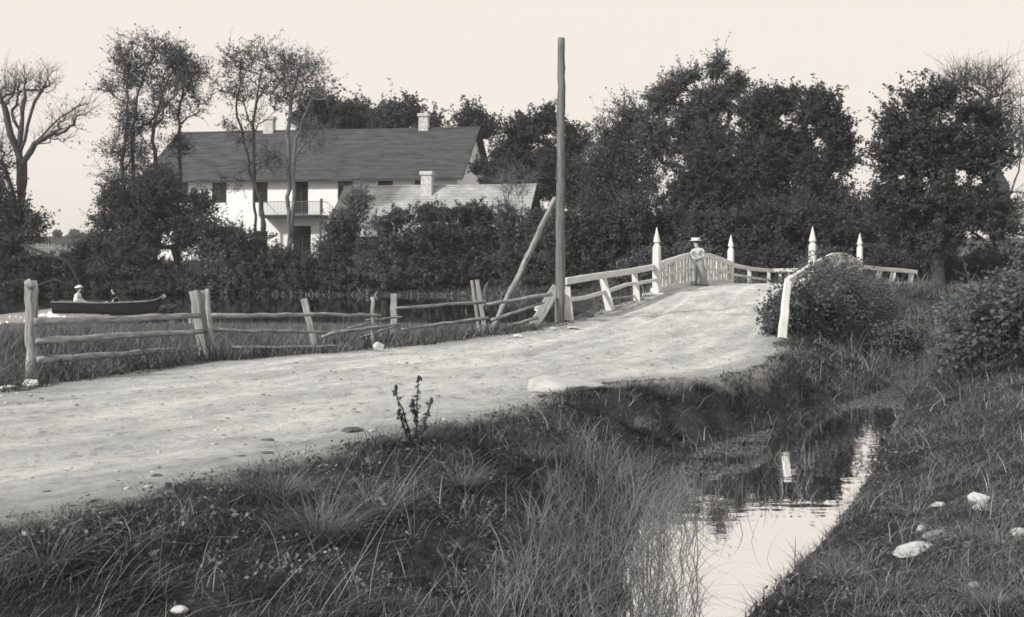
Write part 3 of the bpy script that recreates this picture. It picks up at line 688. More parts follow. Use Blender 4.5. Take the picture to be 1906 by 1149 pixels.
R_ = [  # px,py,d -> px,py,d, radius
    ((62,600,D1-.05),(372,588,D2-.1),.058,.048), ((66,636,D1-.05),(384,616,D2-.1),.055,.042), ((70,671,D1-.05),(340,651,D2-.4),.055,.04),
    ((388,588,D2-.05),(600,586,D3-.1),.046,.036), ((394,614,D2-.05),(608,618,D3-.1),.036,.03), ((430,647,D2),(662,646,D3),.034,.028),
    ((595,585,D3-.12),(707,588,D4-.08),.036,.03), ((600,627,D3-.1),(690,600,D4),.03,.024), ((682,596,D4),(748,590,D5-.1),.026,.02),
    ((612,622,D3),(745,604,D5-.1),.036,.028), ((672,628,D4),(742,607,D5),.024,.02),
    ((737,574,D5-.1),(902,562,D6-.1),.032,.042), ((746,614,D5),(908,592,D6-.1),.032,.04),
    ((900,568,D6-.05),(1026,548,26.4),.04,.046), ((915,596,D6),(1012,564,26.2),.042,.03), ((946,608,25.2),(1000,592,26),.04,.04)]
for i, (a, b, r1, r2) in enumerate(R_):
    logp('rail', P(*a), P(*b), r1, fence, 'log', 20+i, n=9, r2=r2, jit=.007)
for i, (x0, y0, x1, y1, d, r) in enumerate(((257,618,259,664,17.3,.022), (868,575,869,604,24.6,.015), (640,590,642,640,21.4,.012))):
    logp('stake', P(x0,y0,d), P(x1,y1,d), r, fence, 'pole', 50+i)

# ------------------------------------------------------------------ tall pole with its prop
pole = thing('wooden_pole', P(1042,607,26.6), 'tall round wooden pole with a slanting prop, standing between fence and bridge railing', 'pole')
logp('post', P(1045,71,26.6), P(1042,618,26.6), .088, pole, 'pole', 60, n=30, r2=.125, jit=.006, k=14)
logp('prop', P(1034,368,26.75), P(918,612,27.6), .062, pole, 'log', 61, n=18, r2=.085, jit=.008, k=12)

# ------------------------------------------------------------------ bridge
P1, P2, P3, P4 = P(1222,548,34.5), P(1360,532,43.8), P(1512,548,34.7), P(1600,532,45.0)
for p in (P1, P2, P3, P4): p[2] = .55
bridge = thing('wooden_bridge', (9, 39.5, .5), 'humpbacked bridge with pale arched railings and four spired posts', 'bridge')
def arc_z(t, z0, rise): return z0 + rise * (1 - abs(2*t-1)**2.2)
# deck: gravel-topped slab
def deck():
    mb = MB(); n = 16
    for i in range(n+1):
        t = i/n; a = P1 + (P2-P1)*t; b = P3 + (P4-P3)*t; e = (b-a)/np.linalg.norm(b-a)
        if i == 0: a, b = a - [.15,.35,0], b - [.1,.35,0]
        if i == n: a, b = a + [.15,.35,0], b + [.15,.35,0]
        a = a - e*.12; b = b + e*.12
        m = 10
        for s_ in range(m+1):
            p = a + (b-a)*s_/m; z = float(road_z(p[0], p[1])) + .012 + .01*math.sin(s_*2.1+i)
            mb.v.append((p[0], p[1], z)); mb.g.append((p[0], p[1], 0))
        for s_ in range(m+1):
            p = a + (b-a)*s_/m; z = float(road_z(p[0], p[1])) - .3
            mb.v.append((p[0], p[1], z)); mb.g.append((p[0], p[1], 0))
    w_ = 22
    for i in range(n):
        for s_ in range(10):
            q = i*w_+s_; mb.f.append((q, q+1, q+w_+1, q+w_)); q2 = q+11; mb.f.append((q2, q2+w_, q2+w_+1, q2+1))
        mb.f.append((i*w_, i*w_+w_, i*w_+w_+11, i*w_+11)); mb.f.append((i*w_+10, i*w_+21, i*w_+w_+21, i*w_+w_+10))
    for r0 in (0, n*w_):
        for s_ in range(10): mb.f.append((r0+s_, r0+s_+11, r0+s_+12, r0+s_+1))
    return mb
dk = deck().build('deck', ground_mat('deck_gravel', True), bridge, True)
a_ = dk.data.attributes.new('lane', 'FLOAT_VECTOR', 'POINT')
vv_ = np.array([v.co for v in dk.data.vertices]) + ORG['wooden_bridge']; u_, v_ = along(vv_[:, 0], vv_[:, 1])
a_.data.foreach_set('vector', np.stack([u_, v_, u_*0], -1).astype(np.float32).ravel())
for (A_, B_) in ((P1, P3), (P2, P4)):                # stone abutments
    e = (B_-A_); e = e/np.linalg.norm(e); a = A_ - e*.9; b = B_ + e*.9
    mb = MB(); mb.sweep([[a[0], a[1], -.45], [(a[0]+b[0])/2, (a[1]+b[1])/2, -.45], [b[0], b[1], -.45]], rect(.7, 1.5), wob=.04, seed=3); mb.build('abutment', M['stone_dark'], bridge)
def spired(p, apex_z, w_, seed):
    o = MB(); z0 = -.2; zs = apex_z - .62
    o.sweep([[p[0], p[1], z0], [p[0], p[1], .9], [p[0]+.01, p[1], zs]], rect(w_, w_, .16), up=(.42, .91, 0), wob=.01, seed=seed)
    post = o.build('spired_post', M['white'], bridge)
    f = MB(); h = [zs, zs+.04, zs+.09, zs+.14, zs+.15, zs+.17, zs+.62]; s_ = [.98, .9, .62, .66, .98, .96, .05]
    f.sweep([[p[0]+.01, p[1], z] for z in h], circ(w_*.54, 8), s_, up=(.42, .91, 0))
    fin = f.build('finial', M['white'], None)
    me = fin.data; me.transform(Matrix.Translation(Vector([-float(v) for v in ORG['wooden_bridge']]))); fin.parent = post
    return post
spired(P1, 2.63, .225, 1); spired(P2, 2.57, .225, 2); spired(P3, 2.66, .225, 3); spired(P4, 2.66, .225, 4)
def side(A_, B_, inn, seed):
    """arched parapet from A_ to B_; inn = unit vector toward the road"""
    n = 16; top = []; mid = []; sill = []
    for i in range(n+1):
        t = i/n; p = A_ + (B_-A_)*t
        zt = np.interp(t, [0, .16, .36, .5, .66, .84, 1], [1.42, 1.57, 1.735, 1.755, 1.735, 1.58, 1.42])
        zd = float(road_z(p[0], p[1]))
        top.append([p[0], p[1], zt]); mid.append([p[0], p[1], (zt+zd)*.5+.03]); sill.append([p[0]-inn[0]*.05, p[1]-inn[1]*.05, zd+.07])
    mb = MB(); mb.sweep(top, rect(.10, .17), seed=seed, wob=.01); mb.build('top_rail', M['white'], bridge)
    mb = MB(); mb.sweep(mid, rect(.05, .09), seed=seed+1, wob=.01); mb.build('mid_rail', M['white'], bridge)
    mb = MB(); mb.sweep(sill, rect(.30, .2), seed=seed+2, wob=.01); mb.build('sill_beam', M['white'], bridge)
    L = np.linalg.norm(B_-A_); e = (B_-A_)/L; nb = 24
    r = random.Random(seed)
    for i in range(nb):                              # wide upright boards on the outer side
        s_ = (i+.5)/nb; p = A_ + (B_-A_)*s_ - inn*.085
        zt = np.interp(s_, [0, .16, .36, .5, .66, .84, 1], [1.42, 1.57, 1.735, 1.755, 1.735, 1.58, 1.42]); zd = float(road_z(p[0], p[1]))
        ln = r.uniform(-.05, .05)
        plank('board', [p[0], p[1], zd+.1], [p[0]+e[0]*ln, p[1]+e[1]*ln, zt-.0], .29, .025, bridge, 'white', seed*50+i, up=(inn[0], inn[1], 0), n=2, jit=0, wob=.02)
    ns = 11
    for i in range(ns):                              # thin struts on the road side
        s0 = (i+.35)/ns; s1 = min((i+1.0)/ns, .99)
        a = A_ + (B_-A_)*s0 + inn*.06; b = A_ + (B_-A_)*s1 + inn*.16
        zt = np.interp(s0, [0, .16, .36, .5, .66, .84, 1], [1.42, 1.57, 1.735, 1.755, 1.735, 1.58, 1.42])
        plank('strut', [a[0], a[1], zt-.08], [b[0], b[1], float(road_z(b[0], b[1]))+.16], .045, .035, bridge, 'white', seed*70+i, up=(0, 1, 0), n=2, jit=0)
    for s_ in (0.2, .5, .8):
        p = A_ + (B_-A_)*s_ - inn*.03
        zt = np.interp(s_, [0, .2, .5, .8, 1], [1.42, 1.6, 1.755, 1.6, 1.42])
        plank('upright', [p[0], p[1], float(road_z(p[0], p[1]))-.1], [p[0], p[1], zt-.09], .09, .07, bridge, 'white', seed*90+int(s_*10), up=(0, 1, 0), n=2, jit=0)
eL = (P2-P1)/np.linalg.norm(P2-P1); inn = np.array([eL[1], -eL[0], 0])
side(P1, P2, inn, 11); eR = (P4-P3)/np.linalg.norm(P4-P3); side(P3, P4, np.array([-eR[1], eR[0], 0]), 12)
for (p, q) in ((P1, -1), (P3, 1)):                   # plinth blocks at the near posts
    e = (P3-P1)/np.linalg.norm(P3-P1)
    plank('plinth', p - e*.42 + [0, -.05, .02-.14], p + e*.42 + [0, -.05, .02-.14], .45, .26, bridge, 'white', 77, n=3)

# ------------------------------------------------------------------ wing railings
def railing(label, base, tops, mids, posts, extra=()):
    root = thing('approach_railing', base, label, 'railing', 'log railings leading onto the bridge')
    mb = MB(); mb.sweep(tops, rect(.11, .17), seed=5, wob=.02); mb.build('top_rail', M['white'], root)
    for m_ in mids: mb = MB(); mb.sweep(m_, rect(.05, .10), seed=6, wob=.04); mb.build('mid_rail', M['white'], root)
    for i, (a, b, w_) in enumerate(posts): plank('post', b, a, w_, .12, root, 'white', 30+i, up=(0, 1, 0), n=5, jit=.005, wob=.03, taper=.8)
    for nm, a, b, w_, t_ in extra: plank(nm, a, b, w_, t_, root, 'wood', 44, up=(0, 1, 0), n=5, wob=.03)
    return root
def PZ(px, py, d): return P(px, py, d)
railing('near left railing running from the tall pole up to the first spired post', (2.5, 31, .2),
        [P(1052,524,27.4), P(1120,513,29.6), P(1170,506,31.8), P(1215,497.5,34.4)],
        [[P(1054,559,27.5), P(1090,554,28.5), P(1135,541,30), P(1165,530,31.5), P(1190,527,32.6), P(1222,521,34.4)]],
        [(P(1053,533,27.5), P(1059,604,27.4), .27), (P(1122,518,29.8), P(1136,579,29.6), .24), (P(1181,508,32.4), P(1187,573,32.2), .20)],
        [('brace', P(1036,536,27.3), P(990,612,26.5), .25, .14), ('stick', P(1141,556,30.2), P(1180,551,32.2), .04, .04), ('stick', P(1145,573,30), P(1176,566,32), .05, .05)])
railing('near right railing curving down to a lone slanting post, half buried in leaves', (6, 24, .1),
        [P(1465,526,22.2), P(1475,520,22.9), P(1490,510,26.0), P(1500,503,30), P(1511,494,34.5)],
        [[P(1462,566,22.3), P(1480,548,26), P(1500,530,31), P(1512,521,34.6)]],
        [(P(1467,524,22.0), P(1456,630,21.7), .165), (P(1481,520,24.8), P(1481,590,24.8), .16), (P(1494,514,28.5), P(1494,575,28.5), .16)])
railing('far left railing dipping away beyond the second spired post', (11, 48, .3),
        [P(1364,494,44.0), P(1400,501,48), P(1436,504,51.5), P(1460,503.5,51.5), P(1486,503,51.5)],
        [[P(1364,511,44.0), P(1400,517,48), P(1432,522,51.3)]],
        [(P(1395,502,47.6), P(1395,535,47.6), .18), (P(1431,506,51.3), P(1431,540,51.3), .16), (P(1452,507,51.6), P(1452,540,51.6), .16), (P(1468,507,51.6), P(1468,540,51.6), .14), (P(1482,507,51.6), P(1482,540,51.6), .14)])
railing('far right railing on stout pale log posts beyond the fourth spired post', (16, 46, .2),
        [P(1604,497,45.0), P(1640,501,45.9), P(1680,504,46.6), P(1706,507,47)],
        [[P(1604,520,45.0), P(1640,526,45.9), P(1680,527,46.6), P(1702,527.5,47)]],
        [(P(1638,503,45.9), P(1633,545,45.9), .23), (P(1663,507,46.3), P(1656,550,46.3), .25), (P(1697,508,46.9), P(1690,552,46.9), .22)],
        [('brace', P(1707,510,47.1), P(1717,548,47.4), .07, .07)])

# ------------------------------------------------------------------ houses
def house_base(name, label, corner, rotz, floor_z, length, eave, depth_, rise, over, wallm, roofm, openings, courses, catn='house', hip=False):
    """local frame: x from the left corner to the right one, y to the back, z up"""
    root = thing(name, (corner[0], corner[1], floor_z), label, catn, None, rotz)
    mb = MB(); H_ = eave
    xs = sorted({0, length} | {o[0] for o in openings} | {o[1] for o in openings}); zs = sorted({0, H_} | {o[2] for o in openings} | {o[3] for o in openings})
    for i in range(len(xs)-1):
        for j in range(len(zs)-1):
            cx, cz = (xs[i]+xs[i+1])/2, (zs[j]+zs[j+1])/2
            if any(o[0] < cx < o[1] and o[2] < cz < o[3] for o in openings): continue
            mb.add([(xs[i],0,zs[j]),(xs[i+1],0,zs[j]),(xs[i+1],0,zs[j+1]),(xs[i],0,zs[j+1])], [(0,1,2,3)])
    for o in openings:
        x0, x1, z0, z1 = o[:4]; r = .22
        mb.add([(x0,0,z0),(x1,0,z0),(x1,0,z1),(x0,0,z1),(x0,r,z0),(x1,r,z0),(x1,r,z1),(x0,r,z1)], [(0,4,5,1),(1,5,6,2),(2,6,7,3),(3,7,4,0),(4,7,6,5)])
    L, Dp = length, depth_; R = rise
    mb.add([(0,0,0),(0,Dp,0),(0,Dp,H_),(0,Dp/2,H_+R-.05),(0,0,H_)], [(4,3,2,1,0)])
    mb.add([(L,0,0),(L,Dp,0),(L,Dp,H_),(L,Dp/2,H_+R-.05),(L,0,H_)], [(0,1,2,3,4)])
    mb.add([(0,Dp,0),(L,Dp,0),(L,Dp,H_),(0,Dp,H_)], [(0,3,2,1)])
    mb.build('wall', M[wallm], root)
    # roof in courses, each a thin tilted slab
    rf = MB(); o_ = over; yE = -o_; zE = H_ - o_*R/(Dp/2)
    r = random.Random(7)
    for sgn in (0, 1):
        for c_ in range(courses):
            t0, t1 = c_/courses, (c_+1.12)/courses; t1 = min(t1, 1)
            ya, za = yE + (Dp/2 + o_)*t0, zE + (R + o_*R/(Dp/2))*t0; yb, zb = yE + (Dp/2+o_)*t1, zE + (R + o_*R/(Dp/2))*t1
            th = .065; nseg = 24
            for s_ in range(nseg):
                xa, xb = -o_*.9 + (L+1.8*o_)*s_/nseg, -o_*.9 + (L+1.8*o_)*(s_+1)/nseg
                j_ = r.uniform(-.008, .008)
                pts = [(xa,ya,za+th+j_),(xb,ya,za+th+j_),(xb,yb,zb+.012),(xa,yb,zb+.012),(xa,ya,za-.02),(xb,ya,za-.02)]
                if sgn: pts = [(x, Dp-y, z) for x, y, z in pts]
                f_ = [(0,1,2,3),(4,5,1,0)]
                if sgn: f_ = [tuple(reversed(q)) for q in f_]
                rf.add(pts, f_)
        q = [(-o_*.9, yE, zE-.03), (L+o_*.9, yE, zE-.03), (L+o_*.9, Dp/2, H_+R-.03), (-o_*.9, Dp/2, H_+R-.03), (-o_*.9, yE, zE-.15), (L+o_*.9, yE, zE-.15), (L+o_*.9, Dp/2, H_+R-.15), (-o_*.9, Dp/2, H_+R-.15)]
        if sgn: q = [(x, Dp-y, z) for x, y, z in q]
        rf.add(q, [(0,1,5,4),(4,5,6,7),(1,2,6,5),(0,4,7,3)])
    # ridge cap
    rf.sweep([(-o_*.95, Dp/2, H_+R+.02), (L*.3, Dp/2, H_+R+.05), (L*.7, Dp/2, H_+R+.0), (L+o_*.95, Dp/2, H_+R+.03)], circ(.10, 8), seed=1)
    roof = rf.build('roof', M[roofm], root)
    return root, roof
def child_box(name, boxes, m, parent):
    mb = MB()
    for a, b in boxes: mb.box(a, b)
    o = mb.build(name, M[m], None); o.parent = parent; ORG[o.name] = np.zeros(3); return o
def window(root, x0, x1, z0, z1, name='window', mull=1, trans=.68):
    y = .14; f = .07
    b = [((x0+.002,y,z0+.002),(x0+f,y+.05,z1-.002)), ((x1-f,y,z0+.002),(x1-.002,y+.05,z1-.002)), ((x0+f+.002,y,z0+.002),(x1-f-.002,y+.048,z0+f)), ((x0+f+.002,y,z1-f),(x1-f-.002,y+.048,z1-.002))]
    for k in range(mull):
        c_ = x0 + (x1-x0)*(k+1)/(mull+1); b.append(((c_-.03,y-.004,z0+f+.002),(c_+.03,y+.044,z1-f-.002)))
    zt = z0 + (z1-z0)*trans; b.append(((x0+f+.002,y-.008,zt-.03),(x1-f-.002,y+.04,zt+.03)))
    w_ = child_box(name, b, 'frame', root)
    child_box('pane', [((x0+f,y+.051,z0+f),(x1-f,y+.06,z1-f))], 'glass', w_)
    return w_
th_ = math.radians(9); dR = 86.0; Lh = 26.0
cornerR = np.array([(851-953)/F*dR, dR]); cornerL = cornerR + np.array([-math.cos(th_)*Lh, math.sin(th_)*Lh])
fz = 1.0
S_ = [2.8, 5.8, 9.1, 16.2, 19.7, 23.0]
ops = [(Lh-s_-.62, Lh-s_+.62, 5.98-fz, 7.72-fz) for s_ in S_]
door = (Lh-12.8-.62, Lh-12.8+.62, 5.02-fz, 7.72-fz)
gops = [(Lh-s_-.6, Lh-s_+.6, 2.1-fz, 3.7-fz) for s_ in (2.8, 5.8, 16.2, 19.7, 23.0)]; gdoor = (Lh-12.7-.75, Lh-12.7+.75, .15, 4.1-fz)
house, hroof = house_base('manor_house', 'long two-storey whitewashed house with dark tiled gable roof and balcony', cornerL, -th_, fz, Lh, 8.12-fz, 13.6, 4.35, .6,
                          'plaster', 'roof_dark', ops + [door, gdoor] + gops, 26)
for o in ops + gops: window(house, *o)
for nm, dd in (('balcony_door', door), ('door', gdoor)): window(house, *dd, name=nm, trans=.74)
def chim(x, y, z0, z1, w_, parent, seed):
    mb = MB(); mb.sweep([(x,y,z0),(x,y,(z0+z1)/2),(x,y,z1-.25)], rect(w_, w_*.8, .04), wob=.015, seed=seed, up=(0,1,0))
    mb.sweep([(x,y,z1-.26),(x,y,z1)], rect(w_*1.22, w_*1.02, .04), wob=.01, seed=seed, up=(0,1,0))
    o = mb.build('chimney', M['chimney'], None); o.parent = parent; return o
# px 480 and 778 on the ridge
zr = 8.12-fz+4.35
chim(7.9, 6.8, zr-1, zr+1.3, .9, hroof, 1); chim(Lh-4.3, 6.8, zr-1, zr+1.3, .82, hroof, 2)
bx0, bx1, bz = Lh-15.7, Lh-10.6, 4.93-fz
bal = child_box('balcony', [((bx0,-1.35,bz-.22),(bx1,-.004,bz)), ((bx0-.06,-1.42,bz-.12),(bx1+.06,-1.352,bz+.03))], 'frame', house)
rb = [((bx0,-1.34,bz+1.02),(bx1,-1.29,bz+1.07)), ((bx0,-1.335,bz+.12),(bx1,-1.295,bz+.15))]
for i in range(44):
    x = bx0 + .06 + (bx1-bx0-.12)*i/43; rb.append(((x-.012,-1.327,bz+.152),(x+.012,-1.303,bz+1.018)))
for x in (bx0, bx1-.04): rb += [((x,-1.288,bz+1.02),(x+.04,-.006,bz+1.07))]
child_box('balustrade', rb, 'iron', bal)
child_box('balcony_post', [((bx0-.06,-1.42,bz+.04),(bx0+.06,-1.345,bz+1.25))], 'frame', bal)
child_box('balcony_post', [((bx1-.10,-1.42,bz+.04),(bx1+.10,-1.345,bz+1.25))], 'frame', bal)
for x in (bx0+.05, bx1-.2): child_box('support', [((x,-1.3,0),(x+.14,-1.16,bz-.223))], 'frame', bal)

th2 = math.radians(12); L2 = 13.6; d2 = 74.2
rc = np.array([.55, d2]); lc = rc + np.array([-math.cos(th2)*L2, math.sin(th2)*L2])
shed, sroof = house_base('outbuilding', 'low outbuilding with pale shingled roof and white chimney in front of the long house', lc, -th2, 1.0, L2, 2.55, 7.6, 3.15, .45,
                         'boards_dark', 'roof_light', [(2, 3, .9, 1.9), (6, 7, .1, 2.0), (10, 11, .9, 1.9)], 17, 'outbuilding')
for o in [(2, 3, .9, 1.9), (10, 11, .9, 1.9)]: window(shed, *o)
window(shed, 6, 7, .1, 2.0, name='door')
chim(L2-7.45, 3.2, 4.6, 6.75, .80, sroof, 5)
# small white shed glimpsed in the shrubbery
wr, wrr = house_base('small_shed', 'small whitewashed shed wall glimpsed through dark bushes above the boat bow', (P(328,490,72.3)[0], 72.3), 0.0, 1.0, 1.05, .95, 1.4, .35, .12, 'plaster', 'roof_dark', [], 5, 'shed')
# picket fence behind the bank
pk = thing('picket_fence', (P(60,480,86)[0], 86, 1.2), 'distant grey picket fence on the slope behind the bank bushes', 'fence')
A0, A1 = P(50,478,86), P(232,500,80)
plank('rail', A0+[0,0,.15], A1+[0,0,.15], .05, .08, pk, 'wood', 1); plank('rail', A0+[0,0,.9], A1+[0,0,.9], .05, .08, pk, 'wood', 2)
for i in range(48):
    p = A0 + (A1-A0)*i/47; zg = p[2]
    plank('picket', [p[0], p[1]-.06, zg-.5], [p[0], p[1]-.06, zg+1.15+.05*((i*7) % 3)], .09, .02, pk, 'wood', i, up=(0, 1, 0), n=1, jit=0)
# ------------------------------------------------------------------ people
def skin_mesh(joints, edges, parent, m, name='body', sub=2, rootj=0):
    """joints: list of (x,y,z,rx,ry); local to parent"""
    me = bpy.data.meshes.new(name); me.from_pydata([j[:3] for j in joints], edges, []); me.update()
    o = bpy.data.objects.new(name, me); C.objects.link(o)
    md = o.modifiers.new('skin', 'SKIN'); md.use_smooth_shade = True
    for i, j in enumerate(joints):
        v = me.skin_vertices[0].data[i]; v.radius = (j[3], j[4]); v.use_root = (i == rootj)
    s_ = o.modifiers.new('sub', 'SUBSURF'); s_.levels = sub; s_.render_levels = sub
    dg = bpy.context.evaluated_depsgraph_get(); dg.update()
    ev = bpy.data.meshes.new_from_object(o.evaluated_get(dg)); ev.materials.clear(); ev.materials.append(m)
    bpy.data.objects.remove(o); o = bpy.data.objects.new(name, ev); C.objects.link(o); o.parent = parent
    return o
def hand(js, es, wrist, dirv, palm, k0):
    """append palm + five fingers after joint k0; dirv forward unit, palm = side unit"""
    d = Vector(dirv).normalized(); s_ = Vector(palm).normalized(); w_ = Vector(wrist); n = d.cross(s_)
    pm = w_ + d*.07; js.append((*pm, .034, .02)); pi = len(js)-1; es.append((k0, pi))
    for i, (off, ln) in enumerate(((-.03,.055),(-.011,.066),(.009,.062),(.027,.048))):
        a = pm + d*.03 + s_*off; b = a + d*ln*.5 - n*.006; c_ = b + d*ln*.42 - n*.022
        j0 = len(js); js += [(*a,.0095,.0095), (*b,.0085,.0085), (*c_,.007,.007)]; es += [(pi, j0), (j0, j0+1), (j0+1, j0+2)]
    a = w_ + d*.035 - s_*.035; b = a + d*.03 - s_*.02 - n*.01; j0 = len(js); js += [(*a,.012,.012), (*b,.009,.009)]; es += [(k0, j0), (j0, j0+1)]
def lathe(name, rings, m, parent, k=20, fold=0.0, seed=0, smooth=True):
    """rings: (cx,cy,z,rx,ry)"""
    mb = MB(); r = random.Random(seed); ph = [r.uniform(0, 6.28) for _ in range(3)]
    for q in rings:
        for i in range(k):
            a = 2*math.pi*i/k; f = 1 + fold*(q[5] if len(q) > 5 else 1)*(math.sin(a*5+ph[0]) + .6*math.sin(a*8+ph[1]))
            mb.v.append((q[0]+math.cos(a)*q[3]*f, q[1]+math.sin(a)*q[4]*f, q[2])); mb.g.append(mb.v[-1])
    for j in range(len(rings)-1):
        for i in range(k):
            i2 = (i+1) % k; mb.f.append((j*k+i, j*k+i2, (j+1)*k+i2, (j+1)*k+i))
    mb.f.append(tuple(range(k-1, -1, -1))); mb.f.append(tuple((len(rings)-1)*k+i for i in range(k)))
    o = mb.build(name, M[m], None, smooth); o.parent = parent; return o

# woman leaning on the left parapet of the bridge (local frame: -y toward the camera, -x toward the railing)
wp = P1 + (P2-P1)*.385 + inn*.37
wz = float(road_z(wp[0], wp[1])) + .01
wom = thing('person', (wp[0], wp[1], wz), 'woman in flowered hat, pale blouse and long dark skirt leaning on the bridge rail', 'person', None, -.5)
ORG['person'] = np.zeros(3); wom.scale = (.94, .94, .94)
J = [(0,0,.90,.14,.11), (-.02,-.01,1.06,.11,.09), (-.05,-.02,1.22,.13,.10), (-.07,-.03,1.34,.10,.08), (-.085,-.04,1.40,.045,.045), (-.11,-.06,1.47,.07,.085), (-.115,-.07,1.56,.075,.09), (-.115,-.065,1.63,.055,.06),
     (.09,-.02,1.33,.055,.055), (.15,0,1.10,.042,.042), (.02,-.16,1.02,.032,.032),
     (-.22,-.05,1.32,.055,.055), (-.30,-.08,1.12,.042,.042), (-.20,-.22,1.06,.032,.032),
     (.08,0,.5,.07,.07), (.08,.01,.09,.045,.045), (.07,-.10,.04,.04,.03), (-.08,0,.5,.07,.07), (-.09,.01,.09,.045,.045), (-.10,-.10,.04,.04,.03),
     (-.135,-.165,1.53,.016,.016)]
E = [(0,1),(1,2),(2,3),(3,4),(4,5),(5,6),(6,7),(3,8),(8,9),(9,10),(3,11),(11,12),(12,13),(0,14),(14,15),(15,16),(0,17),(17,18),(18,19),(6,20)]
hand(J, E, J[10][:3], (-.8,-.4,-.15), (0,.4,-.8), 10); hand(J, E, J[13][:3], (.7,-.4,-.25), (0,.3,.9), 13)
skin_mesh(J, E, wom, M['skin'])
JB = [(-.01,0,.99,.125,.10), (-.03,-.01,1.10,.12,.10), (-.055,-.02,1.22,.15,.12), (-.07,-.03,1.33,.11,.09), (-.083,-.04,1.385,.055,.055),
      (.10,-.02,1.32,.085,.085), (.155,0,1.20,.085,.08), (.16,-.01,1.09,.06,.06), (.03,-.15,1.03,.042,.042), (-.23,-.05,1.31,.085,.085), (-.295,-.07,1.20,.08,.08), (-.305,-.09,1.11,.06,.06), (-.215,-.21,1.065,.042,.042)]
skin_mesh(JB, [(0,1),(1,2),(2,3),(3,4),(3,5),(5,6),(6,7),(7,8),(3,9),(9,10),(10,11),(11,12)], wom, M['blouse'], 'blouse')
lathe('skirt', [(.06,.05,.015,.26,.27),(.05,.04,.10,.24,.25),(.03,.03,.40,.19,.19),(.015,.02,.70,.165,.155),(.0,.0,.88,.165,.14),(-.01,-.005,.97,.125,.105),(-.01,0,1.0,.118,.10)], 'skirt', wom, 28, .03, 4)
lathe('hair', [(-.11,-.035,1.50,.055,.055),(-.11,-.03,1.56,.092,.09),(-.11,-.04,1.62,.10,.10),(-.11,-.045,1.67,.07,.07)], 'hair', wom)
ht = lathe('hat', [(-.13,-.08,1.655,.10,.10),(-.14,-.08,1.66,.215,.19),(-.14,-.08,1.675,.22,.195),(-.13,-.075,1.69,.12,.115),(-.125,-.07,1.75,.10,.095),(-.12,-.07,1.77,.06,.06)], 'hat', wom, 24, .03, 3)
rg = np.random.RandomState(3)
fl = MB()
for i in range(16):
    a = rg.uniform(0, 6.28); c_ = (-.13+.13*math.cos(a), -.075+.12*math.sin(a), 1.71+rg.uniform(-.01,.05)); q = rg.uniform(.022, .042)
    fl = MB(); fl.sweep([(c_[0]-q,c_[1],c_[2]-.3*q),(c_[0],c_[1],c_[2]),(c_[0]+q,c_[1],c_[2]+.3*q)], circ(q, 6), [.3, 1, .3], wob=.2, seed=i)
    o = fl.build('flower', M['white_cloth'], None, True); o.parent = ht
lathe('shoe', [(-.10,-.12,.0,.045,.09),(-.10,-.12,.03,.045,.09),(-.10,-.10,.07,.035,.05)], 'hair', wom, 12)
lathe('shoe', [(.07,-.12,.0,.045,.09),(.07,-.12,.03,.045,.09),(.07,-.10,.07,.035,.05)], 'hair', wom, 12)

# boat on the pond
bd = 47.3; bA, bB = P(103,583,bd), P(305,583,bd); bL = np.linalg.norm(bB-bA)
boat = thing('rowing_boat', ((bA[0]+bB[0])/2, bd, WZ), 'long low dark rowing boat with two passengers on the pond', 'boat')
ORG['rowing_boat'] = np.zeros(3)
hull = MB(); nst = 15; prof = []
for i in range(nst):
    t = i/(nst-1); x = -bL/2 + bL*t; beam = .62*(math.sin(math.pi*min(1, .28+.72*t)))**.6 if t < .995 else .02
    beam = max(.03, np.interp(t, [0,.15,.45,.75,.92,1], [.42,.54,.60,.46,.2,.03])); zt = np.interp(t, [0,.5,.85,.95,1], [.49,.45,.50,.58,.72]); zb = np.interp(t, [0,.8,.93,1], [-.08,-.1,.06,.55])
    prof.append((x, beam, zt, zb))
for (x, b_, zt, zb) in prof:
    for (yy, zz) in ((-b_, zt), (-b_*.86, zb+(zt-zb)*.35), (-b_*.5, zb), (b_*.5, zb), (b_*.86, zb+(zt-zb)*.35), (b_, zt),
                     (b_-.03, zt), (b_*.83-.03, zb+(zt-zb)*.35+.01), (b_*.46, zb+.04), (-b_*.46, zb+.04), (-b_*.83+.03, zb+(zt-zb)*.35+.01), (-b_+.03, zt)):
        hull.v.append((x, yy, zz)); hull.g.append((x, yy, zz))
for i in range(nst-1):
    for j in range(12): hull.f.append((i*12+j, (i+1)*12+j, (i+1)*12+(j+1) % 12, i*12+(j+1) % 12))
hull.f += [tuple(range(12)), tuple(range((nst-1)*12+11, (nst-1)*12-1, -1))]
hb = hull.build('hull', M['boat'], None); hb.parent = boat
for sg in (-1, 1):
    mb = MB(); mb.sweep([(x, sg*b_, zt+.015) for (x, b_, zt, zb) in prof], rect(.06, .05), seed=3); o = mb.build('gunwale', M['boat_rim'], None); o.parent = boat
mb = MB(); mb.sweep([(bL/2-.28,0,.54),(bL/2-.1,0,.64),(bL/2+.06,0,.78)], rect(.10,.16)); o = mb.build('stem', M['boat_rim'], None); o.parent = boat
for x in (-bL/2+1.0, -.1, bL/2-1.3):
    mb = MB(); mb.box((x-.14,-.5,.22),(x+.14,.5,.26)); o = mb.build('thwart', M['boat'], None); o.parent = boat
